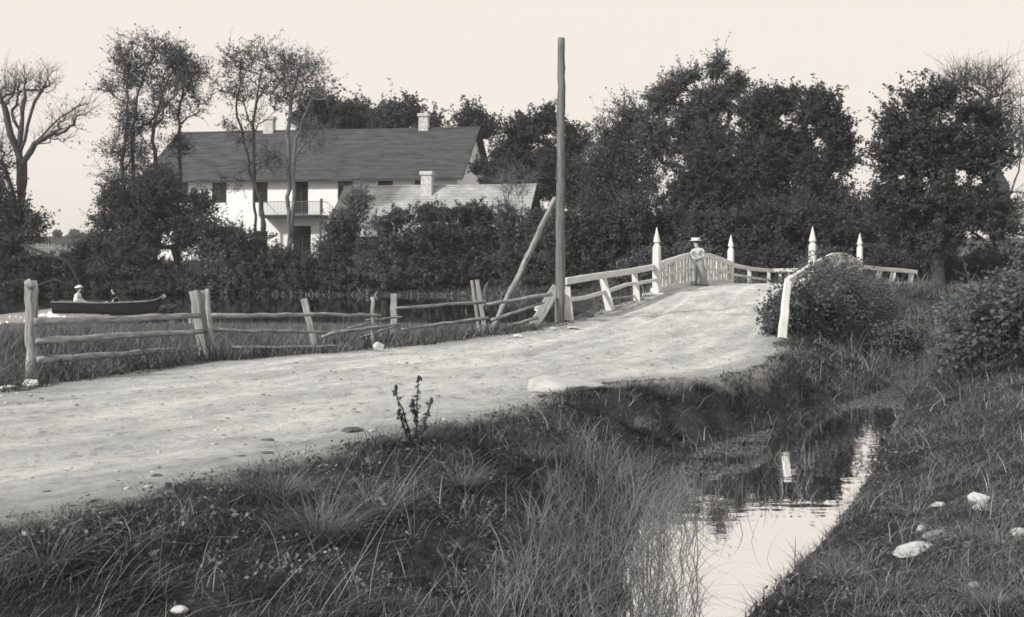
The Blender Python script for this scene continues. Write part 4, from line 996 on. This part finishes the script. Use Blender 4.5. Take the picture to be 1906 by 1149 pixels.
def sitter(x, face, label, top, bottom, hatm, name='person', lean=0.0, sc=1.0):
    r = thing(name, ((bA[0]+bB[0])/2 + x, bd, WZ+.26), label, 'person'); f = face; r.scale = (sc, sc, sc)
    Js = [(0,0,.12,.14,.13), (f*.02,0,.30,.11,.12), (f*.05+lean,0,.46,.12,.15), (f*.07+lean,0,.56,.09,.10), (f*.09+lean,0,.63,.045,.045), (f*.12+lean,0,.72,.075,.07), (f*.13+lean,0,.80,.085,.075), (f*.12+lean,0,.87,.055,.055),
          (f*.08+lean,-.18,.55,.055,.055), (f*.12+lean,-.24,.34,.042,.042), (f*.34,-.16,.26,.032,.032), (f*.08+lean,.18,.55,.055,.055), (f*.12+lean,.24,.34,.042,.042), (f*.34,.16,.26,.032,.032),
          (f*.40,-.10,.16,.075,.075), (f*.48,-.10,-.2,.05,.05), (f*.58,-.10,-.22,.04,.03), (f*.40,.10,.16,.075,.075), (f*.48,.10,-.2,.05,.05), (f*.58,.10,-.22,.04,.03), (f*.225+lean,0,.77,.015,.015)]
    Es = [(0,1),(1,2),(2,3),(3,4),(4,5),(5,6),(6,7),(3,8),(8,9),(9,10),(3,11),(11,12),(12,13),(0,14),(14,15),(15,16),(0,17),(17,18),(18,19),(6,20)]
    hand(Js, Es, Js[10][:3], (f, 0, -.2), (0,1,0), 10); hand(Js, Es, Js[13][:3], (f, 0, -.2), (0,1,0), 13)
    skin_mesh(Js, Es, r, M['skin'])
    Jb = [(0,0,.14,.15,.15), (f*.02,0,.30,.13,.14), (f*.05+lean,0,.46,.14,.17), (f*.07+lean,0,.56,.11,.12), (f*.09+lean,0,.61,.06,.06),
          (f*.08+lean,-.19,.54,.075,.075), (f*.12+lean,-.25,.34,.058,.058), (f*.31,-.17,.27,.045,.045), (f*.08+lean,.19,.54,.075,.075), (f*.12+lean,.25,.34,.058,.058), (f*.31,.17,.27,.045,.045)]
    skin_mesh(Jb, [(0,1),(1,2),(2,3),(3,4),(3,5),(5,6),(6,7),(3,8),(8,9),(9,10)], r, M[top], 'jacket' if top == 'dark_cloth' else 'blouse')
    Jl = [(-f*.02,0,.10,.17,.15), (f*.2,0,.15,.14,.17), (f*.42,0,.16,.12,.15), (f*.50,0,-.02,.10,.13), (f*.50,0,-.18,.09,.11)]
    skin_mesh(Jl, [(0,1),(1,2),(2,3),(3,4)], r, M[bottom], 'trousers' if bottom == 'dark_cloth' else 'skirt')
    lathe('hair', [(f*.09+lean,0,.70,.06,.06),(f*.09+lean,0,.79,.095,.085),(f*.10+lean,0,.87,.085,.08),(f*.11+lean,0,.90,.04,.04)], 'hair', r)
    if hatm == 'hat':
        lathe('hat', [(f*.10+lean,0,.865,.10,.10),(f*.10+lean,0,.875,.17,.15),(f*.11+lean,0,.90,.17,.15),(f*.14+lean,0,.97,.11,.10),(f*.15+lean,0,1.0,.05,.05)], 'hat', r)
    else:
        lathe('cap', [(f*.11+lean,0,.86,.095,.09),(f*.12+lean,0,.89,.11,.10),(f*.11+lean,0,.93,.09,.085)], 'dark_cloth', r)
    return r
sitter(-bL/2+.9, 1, 'woman in white dress and pale hat sitting at the boat stern', 'white_cloth', 'white_cloth', 'hat', sc=.95)
sitter(-bL/2+2.6, -1, 'man in dark clothes and cap rowing in the middle of the boat', 'dark_cloth', 'dark_cloth', 'cap', sc=.9)

# ------------------------------------------------------------------ stones
M['boulder'] = mat('boulder', g(.30, .05), g(.50, .06), 2.5, bump=.8, bscale=18, rough=.95)
def stone(px, py, wpx, hpx, label, m='stone', seed=0, name='stone', rot=0.0, flat=1.0, group=None, at=None, sink=.3, dep=.8, drop=0):
    p = ground_at(px, py + hpx*.35) if at is None else np.array(at, float)
    s_ = p[1]/F; rx, rz = wpx*s_/2, hpx*s_/2
    import bmesh
    bm = bmesh.new(); bmesh.ops.create_icosphere(bm, subdivisions=4, radius=1)
    V = np.array([v.co for v in bm.verts]); Fs = [[v.index for v in f.verts] for f in bm.faces]; bm.free()
    n = V.copy(); r = np.random.RandomState(seed)
    for _ in range(9):                                # chip flat facets, then roughen
        d = r.normal(size=3); d /= np.linalg.norm(d); c_ = r.uniform(.6, .86); k = V @ d; V = V - np.maximum(k-c_, 0)[:, None]*d*.85
    V = V*(1 + .12*(vnoise(n[:,0]*2+seed, n[:,1]*2+7, n[:,2]*2)-.5)[:, None] + .07*(vnoise(n[:,0]*8+seed, n[:,1]*8, n[:,2]*8)-.5)[:, None])
    V = V*[rx, rx*dep, rz]; ca, sa = math.cos(rot), math.sin(rot)
    V = np.stack([V[:,0]*ca - V[:,2]*sa, V[:,1], V[:,0]*sa + V[:,2]*ca], -1)
    if at is None: p[2] = CZ - (py - HORIZON)/F*p[1]
    V = V + p - [0, 0, drop]
    return tag(mesh_np(name, V, Fs, M[m], None, True), label, 'stone', group)
stone(1823,931,46,32,'rounded pale stone beside a small chip on the right bank', seed=1)
stone(1828,946,34,16,'small pale stone tucked at the foot of the rounded pale stone', seed=2)
stone(1744,940,34,9,'thin pale splinter of stone lying in grass left of the rounded one', seed=3, rot=.15)
stone(1702,1022,88,16,'long flat pale slab on the right bank', seed=4, rot=.27)
stone(1745,998,54,20,'grey stone touching the back of the long pale slab', 'stone_dark', seed=5, rot=.1)
stone(1716,985,22,14,'small pale stone left behind the grey one, above the long slab', seed=6)
stone(1897,993,34,20,'pale stone cut by the right edge of the photo', seed=7)
stone(1815,1090,26,14,'small grey stone low on the right bank', 'stone_dark', seed=8)
stone(335,1136,34,16,'pale stone among dark grass at the bottom left', seed=9)
stone(58,714,32,17,'white stone wedged under the first fence post', seed=10)
stone(14,722,40,10,'flat pale stone at the left edge beside the first fence post', seed=11)
stone(706,647,26,22,'pale boulder at the foot of the thin fence stake', seed=12)
stone(1050,704,158,52,'broad smooth boulder bulging out of the road edge', seed=13, name='boulder', m='boulder', dep=.9, drop=.13)
stone(965,626,20,8,'small pale stone below the end of the rail fence', seed=14)
stone(1030,612,15,7,'pale stone left of the foot of the tall pole', seed=15)
stone(1068,610,26,5,'flat pale stone right of the foot of the tall pole', seed=16)
stone(1098,585,17,17,'rounded grey stone under the near left railing', 'stone_dark', seed=17)
stone(1000,571,12,8,'pale stone behind the leaning brace left of the tall pole', seed=18)
stone(1720,585,50,10,'long pale boulder at the water edge right of the bridge', seed=19, at=P(1706,587,44.0), dep=.5)
stone(1705,572,16,8,'small round stone above the long pale boulder', 'stone_dark', seed=20, at=P(1705,569,45.5))
stone(1733,558,24,9,'pale stone by the foliage right of the far railing', seed=21, at=P(1733,558,46.5))
stone(1712,563,12,7,'grey stone between the pale stones right of the far railing', 'stone_dark', seed=22, at=P(1712,562,46.3))
stone(1683,555,26,10,'pale stone at the foot of the last post of the far right railing', seed=23, at=P(1686,553,46.2))
stone(1762,562,20,14,'pale stone half hidden by leaves beyond the stream', seed=24, at=P(1762,562,46))

# loose gravel and clods on the road: too many to count
rng = np.random.RandomState(5); n = 5200
x = rng.uniform(-9, 8, n); y = rng.uniform(6, 33, n); dd = pdist(x, y, ROAD_A)
k = (dd < .1) & (rng.uniform(0, 1, n) < np.where(dd > -.7, 1, .5)); x, y = x[k], y[k]; n = len(x)
z = HT(x, y); s_ = rng.lognormal(-4.35, .55, n); s_ = np.clip(s_, .004, .022)
base = np.array([(1,0,0),(.5,.87,0),(-.5,.87,0),(-1,0,0),(-.5,-.87,0),(.5,-.87,0)]); topv = base*.55
rot = rng.uniform(0, 6.28, n); ca, sa = np.cos(rot), np.sin(rot)
rings = []
for B, zz in ((base, -.1), (base, .25), (topv, .55)):
    q = B[None]*s_[:, None, None]*rng.uniform(.7, 1.3, (n, 6, 1)); q2 = q.copy(); q2[:, :, 0] = q[:, :, 0]*ca[:, None]*1.5 - q[:, :, 1]*sa[:, None]; q2[:, :, 1] = q[:, :, 0]*sa[:, None]*1.5 + q[:, :, 1]*ca[:, None]
    q2[:, :, 2] = (zz*s_*.9)[:, None]*rng.uniform(.7, 1.3, (n, 6)); rings.append(q2 + np.stack([x, y, z], -1)[:, None])
V = np.concatenate(rings, 1); b0 = np.arange(n)[:, None]*18; j = np.arange(6); j2 = (j+1) % 6
Fq = np.concatenate([np.stack([b0+j, b0+j2, b0+6+j2, b0+6+j], -1).reshape(-1, 4), np.stack([b0+6+j, b0+6+j2, b0+12+j2, b0+12+j], -1).reshape(-1, 4),
                     np.stack([b0[:, 0]+12, b0[:, 0]+13, b0[:, 0]+14, b0[:, 0]+15], -1), np.stack([b0[:, 0]+12, b0[:, 0]+15, b0[:, 0]+16, b0[:, 0]+17], -1)])
gm = mat('gravel', g(.16, .04), g(.46, .07), 3, island=True, rough=1, mid=.5, sharp=.2)
tag(mesh_np('gravel', V.reshape(-1, 3), Fq, gm), 'loose pebbles and earth clods scattered over the road', 'gravel', kind='stuff')
for i, (px, py, w_, lab) in enumerate(((88,914,26,'dark earth clod in the lower left of the road'), (292,884,34,'flat dark clod near the grassy road edge'), (497,842,32,'dark grassy clod on the road above the largest verge tuft'),
                                       (450,848,24,'small dark clod just left of the grassy clod'), (655,800,60,'long dark ridge of earth near the thistle'), (497,818,36,'mossy dark patch of sod on the open road'), (253,882,14,'tiny dark clod beside the flat clod'))):
    stone(px, py, w_*.75, w_*.2, lab, 'clod', seed=60+i, name='earth_clod', dep=.9, drop=.006)

# ------------------------------------------------------------------ grass, sedge, reeds
def blades(name, p, h, wd, rng, m, lean=.35, bend=.5, label=None, cat='grass', dirv=None, parent=None, kind='stuff', segs=3):
    n = len(p); a = rng.uniform(0, 2*np.pi, n) if dirv is None else dirv
    ln = np.abs(rng.normal(lean, lean*.5, n)); bd_ = np.abs(rng.normal(bend, bend*.5, n))
    dx, dy = np.cos(a), np.sin(a); sa = a + np.pi/2 + rng.uniform(-.9, .9, n); sx, sy = np.cos(sa), np.sin(sa)
    V = []
    for k_ in range(segs+1):
        t = k_/segs; o_ = h*(ln*t + bd_*t*t); zz = h*t*np.clip(1 - .35*bd_*t*t, .2, 1); ww = wd*(1-t**1.6)*.5 + wd*.03
        c_ = np.stack([p[:, 0]+dx*o_, p[:, 1]+dy*o_, p[:, 2]+zz], -1); s_ = np.stack([sx*ww, sy*ww, ww*0], -1)
        V += [c_-s_, c_+s_]
    V = np.stack(V, 1); b0 = np.arange(n)[:, None]*(2*(segs+1)); k_ = np.arange(segs)*2
    Fq = np.stack([b0+k_, b0+k_+1, b0+k_+3, b0+k_+2], -1).reshape(-1, 4)
    o = mesh_np(name, V.reshape(-1, 3), Fq, M[m], parent)
    return tag(o, label, cat, None, kind) if parent is None else o
def scatter(n, x0, x1, y0, y1, rng, power=1.0):
    """denser toward the front, inside the visible wedge"""
    u = rng.uniform(0, 1, n); y = (y0**(1-power) + u*(y1**(1-power)-y0**(1-power)))**(1/(1-power)) if power != 1 else y0*(y1/y0)**u
    x = rng.uniform(x0, x1, n); return x, y
def clumpy(x, y, rng, s=1.3, amt=.7, seed=50): return rng.uniform(0, 1, len(x)) < (1-amt) + amt*ss((vnoise(x*s, y*s, None, seed)-.25)*2.2)
def wind(x, y, rng, base): return base + 3.5*(vnoise(x*1.6, y*1.6, None, 91)-.5)*2 + rng.normal(0, 1.3, len(x))
rng = np.random.RandomState(21)
def edge_noise(x, y): return .16*fbm(x*2.5, y*2.5, 3, 41)*2 + .1*fbm(x*.7, y*.7, 2, 43)
def turf(n, x0, x1, y0, y1, hh, ww, name, label, m='grass', wmin=-.05, rmin=-.06, seed=1, power=1.6, cond=None, lean=.4, bend=.7, hvar=.4, rise=True, lim=False):
    rng = np.random.RandomState(seed); x, y = scatter(n, x0, x1, y0, y1, rng, power)
    vis = np.abs(x)/y < .52; x, y = x[vis], y[vis]
    dw = pdist(x, y, WATER); dr = np.minimum(pdist(x, y, ROAD_A), pdist(x, y, ROAD_B)) + edge_noise(x, y)
    keep = (dw > wmin) & (dr > rmin) & ~inpoly(x, y, [(3.0,33.8),(11.2,33.6),(15.8,45.9),(7.2,45)]) & clumpy(x, y, rng, 1.5, .6, seed)
    if cond is not None: keep &= cond(x, y, dw, dr)
    x, y, dw, dr = x[keep], y[keep], dw[keep], dr[keep]
    h = hh*np.exp(rng.normal(0, hvar, len(x)))*(.35 + .9*vnoise(x*1.7, y*1.7, None, seed+3))*(.45 + 1.3*vnoise(x*4.2, y*4.2, None, seed+5)**1.3)*(.8+.02*y)
    if lim: h = np.minimum(h, np.maximum(.05, 1.75 - .0595*y - np.maximum(HT(x, y, False), WZ))*rng.uniform(.6, 1.1, len(x)))
    if rise: h = h*(.35 + .65*ss((dr+.05)/.35))
    w_ = ww*rng.uniform(.6, 1.4, len(x))*np.clip(y/10, .75, 3.5)
    p = np.stack([x, y, np.maximum(HT(x, y), WZ-.05)-.01], -1)
    blades(name, p, h, w_, rng, m, lean, bend, label, dirv=wind(x, y, rng, .2))
turf(330000, -6.5, 5.5, 4.9, 24, .092, .0075, 'grass', 'rough turf, shade put into its colour, on the bank between road and ditch', m='grass_shaded', seed=2, power=2.0, cond=lambda x, y, dw, dr: (x > -4.6) & ((x > -2.6) | (y < 9.5)) & (x+8.5 > .0*y) & ~((x < 1.2) & (y > 14.5)) & (x < .2 + y*.245))
turf(270000, 1.0, 12, 4.9, 24, .075, .0065, 'grass', 'paler cropped turf on the right bank of the ditch', seed=12, power=2.0, cond=lambda x, y, dw, dr: (x > -4.6) & ((x > -2.6) | (y < 9.5)) & (x+8.5 > .0*y) & (x >= .2 + y*.245))
turf(17000, -6.5, 12, 5.0, 26, .20, .005, 'grass', 'taller loose grass stems standing above the bank turf', m='dry', seed=3, power=2.0, cond=lambda x, y, dw, dr: (dr > .35) & ~((x < 1.2) & (y > 14.0)), lean=.35, bend=.9)
turf(150000, -12, 4.5, 13, 36, .22, .011, 'grass', 'meadow grass beyond the road under the rail fence', m='grass', lim=True, seed=4, power=1.2, cond=lambda x, y, dw, dr: (x < 4.5) & (y > 13.8) & (x < (y-13)*.35), lean=.3, bend=.5)
turf(200000, -19, 4, 20, 38, .34, .010, 'sedge', 'tall pale sedge meadow between the rail fence and the pond', m='sedge', seed=5, power=.6, wmin=-3.2, cond=lambda x, y, dw, dr: (dr > 1.6) & (x < (y-18)*.3), lean=.14, bend=.3, lim=True)
turf(110000, 4, 26, 22, 60, .22, .009, 'grass', 'grass around the stream banks beside and beyond the bridge', m='grass', seed=6, power=.8, lean=.3, bend=.5)
turf(40000, -45, 30, 62, 84, .14, .022, 'grass', 'grass on the far bank of the pond', m='grass', seed=7, power=.3, lean=.3, bend=.4)
def reeds(name, label, n, polyf, hh, ww, m, seed, bend=.35, lean=.1, x0=-1.5, x1=3.5, y0=7.2, y1=13, vm=91):
    rng = np.random.RandomState(seed); x = rng.uniform(x0, x1, n); y = rng.uniform(y0, y1, n)
    dw = pdist(x, y, WATER); k = polyf(x, y, dw, rng); x, y, dw = x[k], y[k], dw[k]
    z = np.where(dw < 0, WZ-.06, HT(x, y)-.02)
    h = hh*np.exp(rng.normal(0, .25, len(x)))
    blades(name, np.stack([x, y, z], -1), h, ww*rng.uniform(.6, 1.3, len(x)), rng, m, lean, bend, label, 'reeds', dirv=wind(x, y, rng, .1), segs=5)
reeds('reeds', 'arching reed blades standing in shallow water at the bottom centre', 12500, lambda x, y, dw, rng: (dw > -.8) & (dw < .8) & (x/y < .17) & (rng.uniform(0, 1, len(x)) < np.where(dw < -.35, .35, 1)), .33, .008, 'sedge', 31, bend=.7, lean=.12, x0=-2.2, x1=2.4, y0=6.8, y1=12.2)
reeds('reeds', 'thin reed stalks dotted through the middle of the ditch', 2600, lambda x, y, dw, rng: (dw < -.1) & clumpy(x, y, rng, 1.1, .95, 12) & ((x/y < .235) | ((x/y < .275) & (y > 10.8) & (y < 14))), .26, .006, 'sedge', 32, bend=.4, lean=.15, x0=.8, x1=5, y0=7.6, y1=16)
reeds('reeds', 'dense upright reeds filling the far end of the ditch', 34000, lambda x, y, dw, rng: (dw < .3) & (dw > -3) & clumpy(x, y, rng, .8, .6, 13) & ((x/y < .32) | (y > 22)) & ((x/y > .30) | (y > 20)) , .40, .009, 'sedge', 33, bend=.3, lean=.15, x0=4.0, x1=15, y0=18.5, y1=35)
# floating weed on the ditch
rng = np.random.RandomState(44); n = 42000; x = rng.uniform(1, 8, n); y = rng.uniform(9.5, 22, n); dw = pdist(x, y, WATER)
k = (dw < .05) & ((x/y < .205 + .03*ss((y-12)/3)) | (y > 17.8)) & (vnoise(x*1.3, y*2.6, None, 3) + .35*ss((y-10)/7) + .25*ss(1+dw/.8) > .68)
x, y = x[k], y[k]; n = len(x); a = rng.uniform(0, 3.14, n); s_ = rng.uniform(.006, .022, n)*(y/13)
q = np.stack([np.stack([x+np.cos(a+t)*s_*(1.6 if i % 2 else .8), y+np.sin(a+t)*s_*1.2, np.full(n, WZ+.004)+rng.uniform(0, .008, n)], -1) for i, t in enumerate((0, 1.57, 3.14, 4.71))], 1)
tag(mesh_np('floating_weed', q.reshape(-1, 3), np.arange(4*n).reshape(-1, 4), M['sedge']), 'floating weed and scum on the ditch water', 'water weed', kind='stuff')
# broad-leaved weeds in the foreground bank
rng = np.random.RandomState(45); n = 3200; x, y = scatter(n, -5, 7, 6.6, 14, rng, 2.0); dw = pdist(x, y, WATER); dr = pdist(x, y, ROAD_A)
k = (dw > .05) & (dr > .03) & (np.abs(x)/y < .5) & clumpy(x, y, rng, 1.2, .9, 8); x, y = x[k], y[k]; n = len(x)
z = HT(x, y); pos = np.repeat(np.stack([x, y, z+.05], -1), 9, 0) + rng.normal(size=(n*9, 3))*[.05, .05, .03]
pos[:, 2] = np.maximum(pos[:, 2], np.repeat(z, 9)+.015)
V, Fq = leaf_quads(pos, .034*np.repeat(rng.lognormal(0, .25, n), 9)[:, None], rng, .9, .5)
tag(mesh_np('weeds', V, Fq, M['weed']), 'broad-leaved weeds creeping through the foreground grass', 'weeds', kind='stuff')

# dead stems and litter lying on the banks
rng = np.random.RandomState(46); n = 15000; x, y = scatter(n, -6, 12, 5.5, 20, rng, 2.0); dw = pdist(x, y, WATER); dr = pdist(x, y, ROAD_A)
k = (dw > .02) & (dr > -.08) & (np.abs(x)/y < .5) & clumpy(x, y, rng, 2.2, .95, 18) & ~((x < 1.2) & (y > 14)); x, y = x[k], y[k]; n = len(x)
z = HT(x, y); a = rng.uniform(0, np.pi, n); ln = rng.uniform(.02, .11, n); tz = rng.normal(.02, .025, n); wd_ = rng.uniform(.001, .003, n)
d_ = np.stack([np.cos(a)*ln, np.sin(a)*ln, tz], -1); s2 = np.stack([-np.sin(a)*wd_, np.cos(a)*wd_, wd_*.5], -1); c0 = np.stack([x, y, z+rng.uniform(.01, .07, n)], -1)
tag(mesh_np('litter', np.stack([c0-d_-s2, c0-d_+s2, c0+d_+s2, c0+d_-s2], 1).reshape(-1, 3), np.arange(4*n).reshape(-1, 4), M['sedge']), 'dead stalks and bits of dry grass lying on the banks', 'dead grass', kind='stuff')

# individual tussocks with long fallen blades
TU = [(600,1000,.42,900,'large grass tussock at the bottom left of centre, blades splayed right'), (700,960,.38,700,'wide tussock just right of the large one, with tall thin stalks'), (860,905,.30,520,'round tussock below the road edge right of the thistle'),
      (520,930,.34,600,'tussock with long blades swept to the right under the road edge'), (1240,740,.26,380,'dark tussock right of the smooth boulder'), (1180,800,.24,380,'tussock on the bank left of the ditch bend'),
      (475,885,.17,420,'low dark tuft jutting over the road edge'), (1790,830,.24,360,'fine grass tuft high on the right bank'), (1860,1020,.26,380,'coarse tuft at the right edge near the cut stone'), (1700,960,.18,280,'tuft on the right bank behind the stone splinter'),
      (1560,1080,.22,380,'tuft leaning over the right edge of the water'), (1850,1130,.24,420,'tuft in the bottom right corner'), (90,1060,.3,500,'dark tussock at the bottom left corner'), (1000,860,.26,420,'broad tussock midway down the bank'), (1300,720,.2,260,'tuft where the road edge meets the bank near the bridge')]
for i, (px, py, h_, nb_, lab) in enumerate(TU):
    rng = np.random.RandomState(300+i); p = ground_at(px, py); r_ = h_*.30
    nb_ = int(nb_*.62); xy = rng.normal(size=(nb_, 2))*r_*.6; a = np.arctan2(xy[:, 1], xy[:, 0]) + rng.normal(0, .9, nb_)
    pp = np.stack([p[0]+xy[:, 0], p[1]+xy[:, 1], np.full(nb_, p[2]-.02)], -1)
    o = blades('grass_tussock', pp, h_*rng.uniform(.25, 1.0, nb_)**1.0*rng.lognormal(0, .2, nb_), .005*rng.uniform(.5, 1.7, nb_)*max(1, p[1]/9), rng, 'dry' if i == 9 else 'sedge', .5, .8, lab, 'grass tussock', dirv=a, kind=None, segs=5)
    o['group'] = 'coarse grass tussocks on the banks'
# tall dry stalks
rng = np.random.RandomState(70); pts = []; hh = []
for (px, py, k_, h_) in ((530,1149,10,.55), (600,1149,9,.6), (690,960,14,.5), (760,1149,6,.35), (640,1100,6,.5), (860,980,4,.3), (1020,900,4,.28), (420,960,5,.2), (200,1000,5,.2)):
    p = ground_at(px, py)
    for _ in range(k_): pts.append(p + np.array([rng.normal(0, .12), rng.normal(0, .1), -.02])); hh.append(h_*rng.uniform(.7, 1.3))
blades('dry_stalks', np.array(pts), np.array(hh), np.full(len(pts), .005), rng, 'dry', .45, .15, 'tall dry grass stalks leaning right in the foreground', 'dry grass', dirv=rng.normal(.1, .35, len(pts)), segs=5)

# thistle at the road edge
tp = ground_at(772, 826); th = thing('thistle', tp, 'spiky thistle plant silhouetted against the pale road', 'plant')
mb = MB(); tips = []; lf = []; rng = np.random.RandomState(8)
for (x0, y0, x1, y1) in ((772,840,779,707), (770,838,737,724), (774,838,803,748), (771,842,742,770), (773,835,790,790), (776,790,768,750)):
    a, b = P(x0, y0, tp[1]), P(x1, y1, tp[1]+rng.uniform(-.12, .12)); pts = seg(a, b, 6, .006, int(x1)); mb.sweep(pts, circ(.009, 6), [1.2,1.1,1,.9,.8,.7,.6]); tips.append(b)
    for t in np.linspace(.08, 1, 26): lf.append(a + (b-a)*t + rng.normal(0, .012, 3))
mb.build('stem', M['leaf_mid'], th)
lf = np.repeat(np.array(lf), 2, 0); V, Fq = leaf_quads(lf, .075, rng, .2, .3); mesh_np('leaves', V, Fq, M['leaf_mid'], th)
for b in tips:
    mb = MB(); mb.sweep([b-[0,0,.02], b, b+[0,0,.022], b+[0,0,.04]], circ(.017, 8), [.4, 1, .8, .5], wob=.2); mb.build('flower_head', M['leaf_dark'], th)

# dead branches hanging over the water by the left bank
M['bark_dark'] = mat('bark_dark', cool(.02), cool(.05), 3)
br = thing('fallen_branch', P(150,545,68.5), 'bare fallen tree limb on the far bank above the boat stern', 'branch')
for i, (q, r0) in enumerate(([[(40,455),(90,475),(125,485),(145,520),(155,545)], .10], [[(155,545),(165,505),(185,480)], .07], [[(125,487),(110,500),(95,495)], .05], [[(60,535),(100,520),(150,535)], .05])):
    mb = MB(); mb.sweep([P(x, y, 68.2-.3*i) for x, y in q], circ(r0, 7), [1-.5*j/len(q) for j in range(len(q))], wob=.1, seed=i); mb.build('limb', M['bark_dark'], br, True)

# distant trees on the hill
for lab, px, r_, sd in (('tiny round tree standing alone on the distant hill', 107, 9, 1), ('small hazy tree clump on the distant hill right of the round tree', 140, 12, 2), ('faint low tree on the distant hill, rightmost of three', 178, 13, 3)):
    dd = 270; x = (px-953)/F*dd; z0 = H1(x, dd); cz = z0 + 1.0
    rng = np.random.RandomState(sd); root = thing('distant_tree', (x, dd, z0), lab, 'tree', 'tiny trees on the distant hill')
    rr = r_/F*dd
    mb = MB(); mb.sweep([(x, dd, z0-.3), (x, dd, cz)], circ(.15, 7)); mb.build('trunk', M['bark'], root)
    pos = blob_points([(x, dd, cz-rr*.1, rr, rr, rr), (x+rr*.9, dd+1, cz-rr*.5, rr*.8, rr, rr*.7), (x-rr*.6, dd-1, cz-rr*.6, rr*.7, rr, rr*.6)][:1 if sd == 1 else 3], 1300, rng, .2, .8); V, Fq = leaf_quads(pos, .55, rng); mesh_np('crown', V, Fq, M['leaf_light'], root)

# ------------------------------------------------------------------ thin haze over the whole place
hz = MB(); hz.box((-3300, -420, -40), (3300, 3900, 40))
hm = bpy.data.materials.new('haze'); hm.use_nodes = True; N = hm.node_tree.nodes; N.remove(N['Principled BSDF'])
pv = N.new('ShaderNodeVolumePrincipled'); pv.inputs['Color'].default_value = (.95, .95, .95, 1); pv.inputs['Density'].default_value = .0004
hm.node_tree.links.new(pv.outputs[0], N['Material Output'].inputs['Volume'])
tag(hz.build('haze', hm), 'thin pale haze softening the far trees', 'haze', kind='stuff')
